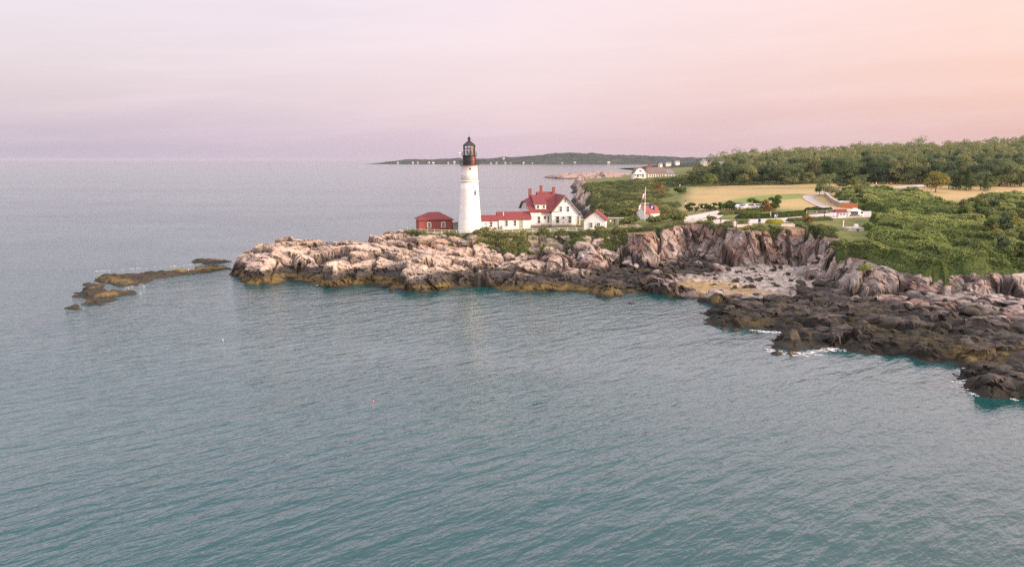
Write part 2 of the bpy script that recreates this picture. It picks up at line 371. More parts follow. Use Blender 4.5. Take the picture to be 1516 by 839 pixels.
def land(x, y):
    """height of the bare ground and rock, with how much of it is rock"""
    nearf = 1 - ss(205, 300, y)
    u1, w1 = x / 5.6 + 0.25 * y / 5, y / 4.0; u2, w2 = x / 2.1 + 0.2 * y / 1.9, y / 1.5 - 0.1 * x
    c1 = voro2(u1, w1, 3); c2 = voro2(u2, w2, 5)
    tilt = (u1 - c1[4]) * (c1[3] * 2.2 - 1.5) + (w1 - c1[5]) * (.9 - c1[2] * 1.6)        # every block dips its own way
    wob = (fbm(x / 9, y / 9, 31, 3) - .5) * 5
    xw = x + nearf * ((c1[2] - .5) * 2.6 + (c2[2] - .5) * .6) + (fbm(x / 14, y / 14, 41, 3) - .5) * (1.5 + 9 * (1 - nearf))
    yw = y + nearf * ((c1[3] - .5) * 2.6 + (c2[3] - .5) * .6) + (fbm(x / 14, y / 14, 51, 3) - .5) * (1.5 + 9 * (1 - nearf))
    sA = fLand(xw, yw); sP = fPlat(xw, yw); sB = fBeach(x, y)
    # tidal shelf and beach
    shelf = np.where(sA < 0, sA * 0.35 - 0.15, 0.15 + 0.55 * ss(0, 1.4, sA) + 0.045 * np.clip(sA, 0, 40))
    dome = np.sqrt(np.clip(1 - (c2[0] / 0.75) ** 2, 0, 1))
    big = np.sqrt(np.clip(1 - (c1[0] / 0.8) ** 2, 0, 1)) * (c1[2] > .45)
    mB = ss(-1, 2, sB) * (1 - ss(-3.6, -2.6, sP))
    rocky = (1 - mB) * ss(-0.5, 2, sA)
    shelf = np.minimum(shelf, 2.3) + rocky * (0.8 * dome * (0.3 + c2[3]) + 1.2 * big * (c1[3]) - 0.45)
    shelf = shelf * (1 - 0.75 * mB * 0) + mB * 0.12 * (fbm(x * 1.3, y * 1.3, 61, 3) - .5)
    # bare headland west of the lighthouse
    cap = cap_line(xw) + (c1[3] - .5) * 1.5 + tilt * .8 + (c2[3] - .5) * 0.25
    hr = (2.3 + 1.3 * (1 - ss(-58, -48, x))) * ss(-0.3, 2.4, sA) + 0.9 * ss(4.0, 5.5, sA + wob) + np.clip(sA - 3, 0, 60) * 0.20 + nearf * ((c1[2] - .5) * 2.8 + tilt * 1.1 + (c2[2] - .5) * 0.35) * ss(0, 3, sA)
    # joints: dark gaps between the blocks
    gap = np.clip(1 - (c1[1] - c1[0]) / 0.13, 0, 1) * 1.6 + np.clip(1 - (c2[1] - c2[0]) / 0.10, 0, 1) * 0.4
    head = np.minimum(hr, cap) - gap * ss(0, 2, sA) * nearf
    mR = 1 - ss(-6, 12, x + (y - 165) * 0.25)
    # outcrops in front of the keeper's house
    for (ox, oy, ra, rb, hh) in ((2.5, 165, 5.5, 4.5, 5.2), (9.5, 168, 4, 5, 6.0), (13, 160, 5, 5, 3.4), (-4.5, 160, 4, 5, 4.6), (5, 155, 4.5, 3.5, 2.8), (17.5, 172, 4, 5, 5.5), (61.5, 156, 5.0, 5.0, 4.6), (66, 139, 5, 5, 6.6)):
        e = 1 - ((xw - ox) / ra) ** 2 - ((yw - oy) / rb) ** 2
        shelf = np.maximum(shelf, hh * np.sqrt(np.clip(e, 0, 1)) ** 0.6 * (e > 0) + (c2[2] - .5) * 0.5 * (e > 0) - gap * 0.5 * (e > 0))
    low = np.where(sA > -0.5, shelf * (1 - mR) + np.maximum(head, shelf * 0.6) * mR, shelf)
    # plateau and its cliffs
    top = fTop(x, y) + .8 * ss(74, 84, x) * (1 - ss(135, 160, y)); kp = ss(-3, .5, fPlaza(x, y)); top = top * (1 - kp) + plaza_z(x, y) * kp
    wd = np.where(y > 200, 5.0, np.interp(x, [-40, -20, 0, 18, 24, 38, 60, 75, 110], [5, 11, 12, 11, 5, 2.7, 2.5, 2.2, 2.4]))
    t = np.clip((sP + wd) / wd, 0, 1)
    prof = np.interp(t, [0, 0.25, 0.6, 0.85, 1.0], [0, 0.38, 0.70, 0.93, 1.0])
    z = low + np.clip(top - low, 0, 99) * prof
    grass = ss(-0.6, 0.8, sP)
    cl = ss(0.02, 0.15, t) * (1 - ss(0.85, 1.0, t))
    z = z + cl * nearf * ((c1[2] - .5) * 1.6 + tilt * .7 + (c2[2] - .5) * 0.5 - gap * 0.5)
    z = z + grass * (fbm(x / 7, y / 7, 71, 3) - .5) * 0.25 * (1 - ss(-3, 0, fPlaza(x, y)))
    z = z + (1 - grass) * (fbm(x * 1.2, y * 1.2, 81, 3) - .5) * 0.2 * nearf * (1 - mB * .6)
    far_rock = (1 - nearf) * (1 - grass) * ss(-2, 4, sA)
    v = voro2(x / 7, y / 9, 17)
    z = z + far_rock * ((v[2] - .4) * 2.6 + (fbm(x / 4, y / 4, 19, 3) - .5) * 2.0)
    for (qx, qy, qw, qd) in CLEFTS:                     # narrow clefts that split the sheer cliff
        lx = x - qx - (y - qy) * .15 - (fbm(y / 3, x * 0, 91, 2) - .5) * 1.5
        z = z - qd * np.exp(-(lx / qw) ** 2) * ss(.08, .4, t) * (1 - ss(-.5, 4.5, sP)) * (np.abs(y - qy) < 14)
    z = np.where(sA < -1.0, np.minimum(z, -0.6 + (sA + 1.0)), z)
    return z, dict(sA=sA, sP=sP, sB=sB, grass=grass, mR=mR, cell=c1[2], cell2=c2[2], t=t, nearf=nearf, cl=cl, mB=mB, gap=gap)
def ground(x, y):
    z, _ = land(np.array([float(x)]), np.array([float(y)])); return float(z[0])

def lerp3(a, b, t): return np.asarray(a)[None, :] * (1 - t[:, None]) + np.asarray(b)[None, :] * t[:, None]
def lerpA(A, b, t):
    b = np.asarray(b); b = b[None, :] if b.ndim == 1 else b
    return A * (1 - t[:, None]) + b * t[:, None]
GREEN_STRIP = sdf
STRIP = pts([(1060,299,11.5),(1120,292,11.7),(1185,287,12),(1200,291,12),(1190,293,11.9),(1150,297,11.7),(1105,303,11.5)])
def ground_colour(x, y, z, m, steep):
    """what the ground is made of, as its own colour: granite, lichen, rockweed by tide height, pebbles, grass, plus painted joint shade"""
    n1 = fbm(x / 5, y / 5 + z / 3, 101, 4); n2 = fbm(x / 1.7, y / 1.7 + z / 1.2, 111, 3); n3 = fbm(x / 16, y / 16, 121, 3); n4 = fbm(x / 0.8, y / .8 + z, 131, 2)
    cell = 0.6 * m['cell'] + 0.4 * m['cell2']
    pink = lerp3((.33, .25, .21), (.51, .41, .33), np.clip(0.35 * n2 + 0.65 * cell + .1, 0, 1))
    grey = lerp3((.12, .105, .105), (.40, .345, .32), np.clip(0.5 * n2 + 0.6 * m['cell2'] - .05, 0, 1))
    brown = (.20, .125, .10)
    tg = np.clip((1 - m['mR']) * (0.70 + 1.2 * (n3 - .4)) + m['mR'] * 1.3 * (n1 - .5), 0, 1)
    tg = np.where(y > 225, np.clip((n1 - .42) * 3, 0, .8), tg)
    c = lerpA(pink, grey, tg)
    c = lerpA(c, brown, np.clip((n1 - .56) * 6, 0, .75) * (1 - m['mR']))
    c = lerpA(c, (.36, .17, .065), np.clip((n2 * n3 - .31) * 9, 0, .7) * ss(2.5, 4, z) * m['cl'] * np.where(x > 26, .35, .8))
    # crack shade painted into the joints, along with dark lichen and soil
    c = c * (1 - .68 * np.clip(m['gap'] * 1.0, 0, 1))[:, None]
    # tide marks
    zz = z + (n1 - .5) * 1.6 + (n2 - .5) * .9
    hd = 1 - ss(10, 30, x)
    darkline = np.where(x < 14, 2.9, np.where(m['sB'] > -3, 0.5, 2.9 - .7 * ss(70, 80, x)))
    wet = 1 - ss(darkline - .5, darkline + .5, zz)
    weed = lerp3((.008, .008, .0075), (.034, .031, .021), n2 * .6 + n4 * .4)
    gold = lerp3((.075, .055, .02), (.155, .112, .042), n4)
    tgold = np.clip((1 - np.abs(zz - 0.85) / .75), 0, 1) * np.clip(hd * 1.0 + (n3 - .555) * 4, 0, 1)
    weed = lerpA(weed, gold, np.clip(tgold * 1.5, 0, .95))
    weed = lerpA(weed, lerp3((.035, .032, .03), (.085, .072, .064), n2), ss(1.3, 1.9, zz) * .9)
    c = lerpA(c, weed, wet)
    # pebble beach: pale above, golden wrack below
    pv_ = voro2(x / .55, y / .75, 181); peb = lerp3((.12, .10, .085), (.46, .40, .35), np.clip(pv_[2] * 1.3 + n4 * .3 - .1, 0, 1))
    wrack = lerp3((.17, .115, .04), (.36, .25, .10), n4)
    pb = lerpA(peb, wrack, np.clip(1 - ss(1.25, 1.6, z + (n3 - .5) * 1.2), 0, 1) * .9)
    c = lerpA(c, pb, m['mB'] * (1 - ss(2.5, 3.0, z)) * (1 - np.clip((n2 - .62) * 8, 0, .8)))
    # soil and grass
    gr = lerp3((.075, .10, .025), (.15, .155, .045), n1)
    dry = lerp3((.30, .225, .10), (.42, .31, .145), np.clip(n3 * .6 + n2 * .5, 0, 1))
    fld = ss(222, 240, y) * ss(0, 8, x - (48 + (y - 235) * .25)) * (1 - ss(395, 420, y)) + ss(255, 262, y) * ss(.64, .66, x / y) * (1 - ss(330, 345, y))
    st = ss(-4, 3, sdf(x, y, STRIP) + (n3 - .5) * 5)
    dry = lerpA(dry, (.15, .20, .05), st)
    dry = lerpA(dry, (.24, .22, .085), np.clip((n3 - .48) * 3, 0, .65) * (1 - st))
    gr = lerpA(gr, dry, np.clip(fld, 0, 1))
    near_edge = ss(-.5, 2.5, m['sP']) 
    gr = lerpA(np.broadcast_to(np.array((.24, .155, .09))[None, :], gr.shape), gr, near_edge * .8 + .2)
    c = lerpA(c, gr, m['grass'] * (1 - ss(1.3, 2.2, steep) * (1 - near_edge)))
    # green and rusty growth on the ledges of the cliff
    led = np.clip((n1 - .46) * 6, 0, 1) * ss(.35, .7, m['t']) * (1 - ss(.9, 1.6, steep)) * (x < 26)
    c = lerpA(c, (.085, .10, .028), led * .8)
    c = lerpA(c, (.16, .085, .055), np.clip((n3 - .42) * 5, 0, .75) * ss(.62, .95, m['t']) * (1 - m['grass']) * (x > 26) * (x < 78))
    return np.clip(c, 0, 1)

# ------------------------------------------------------------------ terrain grid: columns follow the cliffs by arc length
xs = np.concatenate([np.arange(-76, 112, 0.30), 112 + np.cumsum(0.3 * 1.036 ** np.arange(1, 128))])
xs = xs[xs < 960]
yf = np.arange(74, 215.01, 0.16)
Xf, Yf = np.meshgrid(xs, yf)                       # rows y, cols x
Zf, _ = land(Xf, Yf)
dZ = np.diff(Zf, axis=0); w = np.sqrt(0.16 ** 2 + (1.3 * dZ) ** 2) * np.where(Zf[1:] < -0.6, 0.25, 1.0)
ker = np.ones(31) / 31
w = np.apply_along_axis(lambda r: np.convolve(np.pad(r, 15, 'edge'), ker, 'valid'), 1, w)
NR = 620
Yn = np.empty((NR, len(xs))); Zn = np.empty_like(Yn)
for j in range(len(xs)):
    s = np.concatenate([[0], np.cumsum(w[:, j])]); u = np.linspace(0, s[-1], NR)
    Yn[:, j] = np.interp(u, s, yf); Zn[:, j] = np.interp(Yn[:, j], yf, Zf[:, j])
yb = [215.0]
while yb[-1] < 1430: yb.append(yb[-1] + 0.3 + 0.0052 * (yb[-1] - 215))
yb = np.array(yb[1:])
Xb, Yb = np.meshgrid(xs, yb)
Y = np.vstack([Yn, Yb]); X = np.vstack([np.broadcast_to(xs, Yn.shape), Xb])
Zall, MM = land(X.ravel(), Y.ravel()); Z = Zall.reshape(X.shape)
for k in MM: MM[k] = MM[k]
gy = np.gradient(Z, axis=0) / np.maximum(np.gradient(Y, axis=0), 0.02); gx = np.gradient(Z, axis=1) / np.gradient(X, axis=1)
steep = np.hypot(gx, gy)
rough_amt = (1 - MM['grass']) * MM['nearf'] * ss(-0.5, 1.0, MM['sA'])
xr, yr, zr = X.ravel(), Y.ravel(), Z.ravel()
tall = ss(22, 30, xr)
v3 = voro3(xr / (1.9 - .5 * tall) + .25 * zr * tall, yr / 1.9, zr / (1.25 + .9 * tall) + 0.25 * xr * (1 - tall), 77); v4 = voro3(xr / .8, yr / .8, zr / .6, 79)
amp = rough_amt * ss(.5, 1.6, np.minimum(steep.ravel(), 3)) * (1 - MM['mB'])
DX = amp * ((v3[2] - .5) * .9 + (v4[2] - .5) * .2); DY = amp * ((v3[3] - .5) * 1.3 - np.clip(.12 - (v3[1] - v3[0]), 0, 1) * -3.0 + (v4[3] - .5) * .22)
DZ = rough_amt * (1 - MM['mB']) * ((v4[4] - .5) * .10)
MM['cell2'] = np.where(amp > .3, .5 * MM['cell2'] + .5 * v3[2], MM['cell2']); MM['cell'] = np.where(amp > .3, .5 * MM['cell'] + .5 * v3[4], MM['cell'])
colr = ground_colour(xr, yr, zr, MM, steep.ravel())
VT = np.stack([xr + DX, yr + DY, zr + DZ], 1)
nr, nc = X.shape
I = np.arange(nr * nc).reshape(nr, nc)
F = np.stack([I[:-1, :-1], I[:-1, 1:], I[1:, 1:], I[1:, :-1]], -1).reshape(-1, 4)
zmax = zr[F].max(1); F = F[zmax > -0.8]
cls_grass = MM['grass'][F].mean(1) > .75
cls_beach = (MM['mB'][F].mean(1) > .6) & ~cls_grass
def sub_mesh(name, sel, mat, smooth):
    f = F[sel]; u, inv = np.unique(f, return_inverse=True)
    me = fast_mesh(name, VT[u], inv.reshape(-1, 4), smooth, None, colr[u])
    o = link_mesh(name, me, mat); return tag(o, kind='structure')

def ground_mat(name, rough, s1, bump, bs, var=.35, vor=0.0):
    m = bpy.data.materials.new(name); m.use_nodes = True; t = m.node_tree; b = t.nodes['Principled BSDF']
    b.inputs['Roughness'].default_value = rough; b.inputs['Specular IOR Level'].default_value = .3
    a = N(t, 'ShaderNodeVertexColor'); a.layer_name = 'colour'
    tcn = N(t, 'ShaderNodeTexCoord'); v = tcn.outputs['Object']
    f = noise(t, v, s1, 5, .65)
    k = M(t, 'MULTIPLY_ADD', f, 2 * var, 1 - var)
    if vor:
        vn = t.nodes.new('ShaderNodeTexVoronoi'); vn.inputs['Scale'].default_value = vor; t.links.new(v, vn.inputs['Vector'])
        k = M(t, 'MULTIPLY', k, M(t, 'MULTIPLY_ADD', vn.outputs['Color'], .6, .7))
    cmb = N(t, 'ShaderNodeCombineColor'); 
    for i in range(3): t.links.new(k, cmb.inputs[i])
    c = mix(t, 1.0, a.outputs[0], cmb.outputs[0], 'MULTIPLY')
    t.links.new(c, b.inputs['Base Color'])
    bn = N(t, 'ShaderNodeBump', Strength=1.0, Distance=bump); t.links.new(noise(t, v, bs, 5, .7), bn.inputs['Height']); L(t, bn, 0, b, 'Normal')
    return m
MAT_ROCK = ground_mat('rock', .85, 1.1, .35, 1.6, .38)
MAT_BEACH = ground_mat('pebbles', .85, 2.5, .15, 5, .3, 1.6)
MAT_TURF = ground_mat('turf', .95, .5, .08, 2.5, .18)
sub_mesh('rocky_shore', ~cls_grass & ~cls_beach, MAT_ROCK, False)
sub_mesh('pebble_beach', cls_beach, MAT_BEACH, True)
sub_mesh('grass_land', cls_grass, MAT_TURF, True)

# ------------------------------------------------------------------ sea
m = bpy.data.materials.new('sea_water'); m.use_nodes = True; t = m.node_tree; b = t.nodes['Principled BSDF']
b.inputs['IOR'].default_value = 1.66; b.inputs['Roughness'].default_value = .11; b.inputs['Specular IOR Level'].default_value = .5
tcn = N(t, 'ShaderNodeTexCoord'); v = tcn.outputs['Object']
base = ramp(t, noise(t, v, .012, 3), [(.3, (.003, .050, .054)), (.7, (.006, .064, .066))])
t.links.new(base, b.inputs['Base Color'])
va = mapping(t, v, rot=(0, 0, R(-40)), scale=(.27, .72, .3)); w1 = noise(t, va, 1.0, 4, .52, .25)
vb = mapping(t, v, rot=(0, 0, R(-33)), scale=(.045, .15, .1)); w2 = noise(t, vb, 1.0, 2, .45, .2)
vc = mapping(t, v, rot=(0, 0, R(-48)), scale=(1.0, 2.1, 1)); w3 = noise(t, vc, 1.0, 4, .62, .3)
slick = noise(t, mapping(t, v, rot=(0, 0, R(6)), scale=(.0013, .011, .01)), 1.0, 4, .6)
sl_ = M(t, 'SUBTRACT', slick, .33); sl_ = M(t, 'MULTIPLY', sl_, 3.2, clamp=True)
amp_ = M(t, 'MULTIPLY_ADD', sl_, 1.0, .3)
sx_ = N(t, 'ShaderNodeSeparateXYZ'); t.links.new(v, sx_.inputs[0])
open_ = M(t, 'DIVIDE', M(t, 'SUBTRACT', M(t, 'SUBTRACT', sx_.outputs[1], M(t, 'MULTIPLY', sx_.outputs[0], .9)), 190.0), 160.0, clamp=True)   # out of the lee of the land
amp_ = M(t, 'MULTIPLY', amp_, M(t, 'MULTIPLY_ADD', open_, 1.3, 1.0))
chop = M(t, 'MULTIPLY_ADD', M(t, 'DIVIDE', M(t, 'SUBTRACT', 45.0, sx_.outputs[0]), 130.0, clamp=True), .55, .42)     # calmer in the cove
hgt = M(t, 'ADD', M(t, 'ADD', M(t, 'MULTIPLY', M(t, 'MULTIPLY', w1, M(t, 'MULTIPLY_ADD', noise(t, v, .022, 3, .6), 1.1, .0)), M(t, 'MULTIPLY', chop, .74)), M(t, 'MULTIPLY', w2, .26)), M(t, 'MULTIPLY', M(t, 'MULTIPLY', w3, .07), amp_))
bn = N(t, 'ShaderNodeBump', Strength=1.0, Distance=1.0); t.links.new(hgt, bn.inputs['Height']); L(t, bn, 0, b, 'Normal')
MAT_SEA = m
rr = np.concatenate([[0.0], np.geomspace(30, 40000, 60)]); aa = np.linspace(0, 2 * math.pi, 97)[:-1]
V = [(0, 0, 0)] + [(r * math.sin(a), r * math.cos(a), 0) for r in rr[1:] for a in aa]
Fs = [(0, 1 + (i + 1) % 96, 1 + i) for i in range(96)] + [(1 + (j) * 96 + i, 1 + j * 96 + (i + 1) % 96, 1 + (j + 1) * 96 + (i + 1) % 96, 1 + (j + 1) * 96 + i) for j in range(59) for i in range(96)]
me = bpy.data.meshes.new('sea'); me.from_pydata(V, [], Fs); me.update(); me.flip_normals() if me.polygons[0].normal.z < 0 else None
tag(link_mesh('sea', me, MAT_SEA), kind='structure')
# ------------------------------------------------------------------ foliage
rng = np.random.default_rng(7)
def leaf_mat(name, stops, trans=.45, per_object=.25):
    m = bpy.data.materials.new(name); m.use_nodes = True; t = m.node_tree; t.nodes.clear()
    a = N(t, 'ShaderNodeAttribute'); a.attribute_name = 'tint'
    oi = N(t, 'ShaderNodeObjectInfo')
    f = M(t, 'ADD', M(t, 'MULTIPLY', a.outputs['Fac'], 1 - per_object), M(t, 'MULTIPLY', oi.outputs['Random'], per_object))
    c = ramp(t, f, stops)
    d = N(t, 'ShaderNodeBsdfDiffuse'); tr = N(t, 'ShaderNodeBsdfTranslucent'); t.links.new(c, d.inputs[0]); t.links.new(c, tr.inputs[0])
    mx = N(t, 'ShaderNodeMixShader'); mx.inputs[0].default_value = trans; L(t, d, 0, mx, 1); L(t, tr, 0, mx, 2)
    o = N(t, 'ShaderNodeOutputMaterial'); L(t, mx, 0, o, 0); return m
LEAF_SUMAC = leaf_mat('sumac_leaves', [(.0, (0.070, 0.104, 0.038)), (.3, (0.136, 0.182, 0.065)), (.6, (0.221, 0.270, 0.095)), (.85, (0.320, 0.359, 0.133)), (1, (0.395, 0.400, 0.162))])
LEAF_SCRUB = leaf_mat('scrub_leaves', [(.0, (0.057, 0.077, 0.038)), (.4, (0.132, 0.160, 0.066)), (.7, (0.217, 0.231, 0.095)), (1, (0.332, 0.297, 0.129))])
LEAF_TREE = leaf_mat('tree_leaves', [(.0, (0.046, 0.079, 0.053)), (.3, (0.088, 0.128, 0.072)), (.55, (0.144, 0.184, 0.092)), (.78, (0.216, 0.240, 0.117)), (1, (0.309, 0.290, 0.150))], per_object=.6)
LEAF_CONIFER = leaf_mat('conifer_needles', [(0, (0.034, 0.062, 0.031)), (.5, (0.062, 0.102, 0.046)), (1, (0.101, 0.139, 0.059))], per_object=.4)
LEAF_OLIVE = leaf_mat('olive_leaves', [(0, (0.124, 0.132, 0.039)), (.5, (0.232, 0.225, 0.070)), (1, (0.341, 0.295, 0.101))])
LEAF_DARK = leaf_mat('dark_leaves', [(0, (0.043, 0.072, 0.028)), (.5, (0.086, 0.128, 0.043)), (1, (0.171, 0.205, 0.059))])
LEAF_YELLOW = leaf_mat('yellow_blossom', [(0, (0.155, 0.186, 0.046)), (.5, (0.403, 0.372, 0.070)), (1, (0.450, 0.450, 0.093))])
LEAF_RUST = leaf_mat('rusty_leaves', [(0, (0.155, 0.085, 0.046)), (.5, (0.248, 0.155, 0.070)), (1, (0.232, 0.232, 0.078))])
BARK = material('bark', (.13, .10, .075), .9, .3, 4)

def leaf_quads(P, Nn, size, seed=0, flat=.28):
    """one bent leaf-clump face at every point, turned about the point's normal"""
    r = np.random.default_rng(seed); n = len(P)
    nn = Nn + r.normal(0, flat, (n, 3)); nn /= np.linalg.norm(nn, axis=1, keepdims=True) + 1e-9
    a = np.cross(nn, r.normal(0, 1, (n, 3))); a /= np.linalg.norm(a, axis=1, keepdims=True) + 1e-9
    b = np.cross(nn, a); s = (size * r.uniform(.65, 1.35, n))[:, None]; asp = r.uniform(.55, .95, n)[:, None]
    q = np.stack([P - a * s * .5, P - b * s * asp * .5 + nn * s * .12, P + a * s * .5, P + b * s * asp * .5 + nn * s * .12], 1).reshape(-1, 3)
    return q, np.arange(4 * n).reshape(n, 4)
def leaves(name, P, Nn, size, tint, mat, parent=None, seed=0, flat=.55):
    V, Fq = leaf_quads(P, Nn, size, seed, flat)
    return link_mesh(name, fast_mesh(name, V, Fq, False, {'tint': tint}), mat, parent)

def mound(x, y, big, seed):
    v1 = voro2(x / big + .3 * fbm(x / 4, y / 4, seed + 3, 2), y / big, seed); v2 = voro2(x / (big * .38), y / (big * .38), seed + 1)
    d = np.sqrt(np.clip(1 - (v1[0] / .72) ** 2, 0, 1)) * (.30 + .70 * v1[3]) + .28 * np.sqrt(np.clip(1 - (v2[0] / .8) ** 2, 0, 1))
    return d / 1.28, v1[2], v2[2]
def thicket(name, label, bbox, res, maskfn, H, big, n, lsize, mat, seed, shell_mat, far_grow=0.0):
    """brush that reads as one mass: an inner canopy surface and leaf clumps standing all over it"""
    x0, x1, y0, y1 = bbox
    gx_, gy_ = np.meshgrid(np.arange(x0, x1, res), np.arange(y0, y1, res))
    def zz(x, y):
        g, mm = land(x, y); k = maskfn(x, y, mm); d, ra, rb = mound(x, y, big, seed)
        return g, k, d, ra, rb
    x, y = gx_.ravel(), gy_.ravel(); g, k, d, ra, rb = zz(x, y)
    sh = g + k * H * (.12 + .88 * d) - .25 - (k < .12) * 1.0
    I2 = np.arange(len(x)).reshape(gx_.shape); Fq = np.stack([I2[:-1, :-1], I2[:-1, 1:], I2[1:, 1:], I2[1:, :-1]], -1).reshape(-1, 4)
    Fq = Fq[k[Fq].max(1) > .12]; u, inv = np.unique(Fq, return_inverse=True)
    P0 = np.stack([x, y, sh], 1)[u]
    r = np.random.default_rng(seed)
    # candidates: uniform in plan, thinned by the mask and by distance
    px = r.uniform(x0, x1, n * 2); py = r.uniform(y0, y1, n * 2)
    if far_grow: keep = r.uniform(0, 1, n * 2) < np.clip(1 - (py - y0) * far_grow, .18, 1); px, py = px[keep], py[keep]
    g, k, d, ra, rb = zz(px, py); ok = k > r.uniform(.1, .6, len(px)); px, py, g, k, d, ra, rb = [q[ok] for q in (px, py, g, k, d, ra, rb)]
    e = .3; d1, _, _ = mound(px + e, py, big, seed); d2, _, _ = mound(px, py + e, big, seed)
    nrm = np.stack([-(d1 - d) / e * H, -(d2 - d) / e * H, np.full(len(px), .9)], 1); nrm /= np.linalg.norm(nrm, axis=1, keepdims=True)
    h = k * H * (.12 + .88 * d)
    P = np.stack([px, py, g + h + r.uniform(-.35, .22, len(px))], 1)
    sz = lsize * (1 + (py - y0) * far_grow * .9) * np.clip(.5 + .5 * k, 0, 1)
    tint = np.clip(.12 + .38 * ra + .20 * rb + 1.7 * (fbm(px / 15, py / 15, seed + 9, 3) - .5) + .18 + r.normal(0, .11, len(px)), 0, 1)
    V, Fl = leaf_quads(P, nrm, sz, seed)
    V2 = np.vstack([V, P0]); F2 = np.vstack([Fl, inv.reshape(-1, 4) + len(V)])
    me = fast_mesh(name, V2, F2, False, {'tint': np.concatenate([tint, np.clip(.06 + 0.0 * inv.reshape(-1, 4)[:, 0], 0, 1)])})  # inner canopy gets a near-darkest tint: shade inside the foliage painted in
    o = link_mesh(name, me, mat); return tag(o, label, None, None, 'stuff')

def off(x, y, spots):
    k = np.ones_like(x)
    for (cx, cy, rr_) in spots: k *= ss(rr_, rr_ + 1.6, np.hypot(x - cx, y - cy))
    return k
PLATFORM = PZ(1262, 339, 10.2); PICNIC = PZ(1408, 293, 12.6)
HOLES = [(PLATFORM[0], PLATFORM[1], 3.2), (PLATFORM[0] - .5, PLATFORM[1] - 4, 2.6)] + [PZ(*q)[:2] + (r_,) for q, r_ in (((1266, 327, 11.0), 3.4), (1252, 327, 11.0) and ((1252, 327, 11.0), 3.4), ((1278, 325, 11.1), 2.4), ((1298, 281, 13.6), 8), ((1322, 281, 13.6), 9), ((1348, 281, 13.6), 8), ((1372, 283, 13.2), 5), ((1405, 298, 12), 9), ((1402, 304, 11.5), 5))] + [(83, 184, 3.6), (80, 176, 2.6), (71, 158.5, 2.4), (72.8, 162, 3.0), (75, 167, 3.0), (77.5, 172, 2.6), (150, 303, 7), (156, 300, 6), (145, 297, 5), (109, 240, 5), (112, 241, 4), (106, 234, 3.4)]
def m_hill(x, y, m):
    k = ss(0, 2.2, fHill(x, y) + .8 - 1.0 * ss(72, 80, x) * (y < 150) + (fbm(x / 5, y / 5, 5, 3) - .5) * 8)
    k = k * ss(.5, .8, m['t'])
    k = np.maximum(k, .34 * m['grass'] * (x > 68) * (y < 156) * ss(-6, -3, fHill(x, y)))      # rank grass on the brow
    return k * off(x, y, HOLES) * (1 - ss(-5, -2, fPlaza(x, y)))
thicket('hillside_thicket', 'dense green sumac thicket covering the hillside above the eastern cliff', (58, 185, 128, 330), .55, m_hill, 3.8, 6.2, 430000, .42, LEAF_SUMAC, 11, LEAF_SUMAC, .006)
def m_scrub(x, y, m):
    k = ss(0, 5, fScrub(x, y) + (fbm(x / 9, y / 9, 6, 3) - .5) * 16)
    return k * np.clip((fbm(x / 12, y / 12, 8, 3) - .34) * 6, .0, 1) * ss(-5.5, -1.5, m['sP']) * (1 - ss(543, 556, y))
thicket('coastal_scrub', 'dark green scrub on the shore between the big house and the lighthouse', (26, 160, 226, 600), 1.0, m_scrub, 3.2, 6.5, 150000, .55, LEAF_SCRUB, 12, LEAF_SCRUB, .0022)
def m_edge(x, y, m):
    band = ss(-.9, .2, m['sP']) * m['grass'] * (1 - ss(4.0, 7.0, m['sP'] + (fbm(x / 5, y / 5, 15, 3) - .5) * 5))
    gaps = np.clip((fbm(x / 5, y / 5, 14, 3) - .38) * 8, 0, 1)
    return band * gaps * (x > 24) * (x < 92) * (1 - ss(-1.5, 0, fPlaza(x, y))) * off(x, y, HOLES)
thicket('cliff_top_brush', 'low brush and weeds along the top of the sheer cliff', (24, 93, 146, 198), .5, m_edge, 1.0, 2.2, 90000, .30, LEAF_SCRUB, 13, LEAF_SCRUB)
def m_slope(x, y, m):
    band = ss(-9.5, -6.5, m['sP']) * (1 - ss(.3, 1.2, m['sP']))
    g = np.clip((fbm(x / 5.5, y / 5.5, 24, 3) - .44 + .05 * ss(-4, 0, m['sP']) + .24 * ss(-2.6, -.4, m['sP'])) * 9, 0, 1)
    return band * g * (x > -27) * (x < 27) * ss(3.0, 4.2, m['t'] * 10)
thicket('slope_brush', 'green bushes and weeds on the slope under the lighthouse and keeper\'s house', (-28, 28, 160, 200), .4, m_slope, 1.25, 2.4, 75000, .30, LEAF_SCRUB, 14, LEAF_SCRUB)

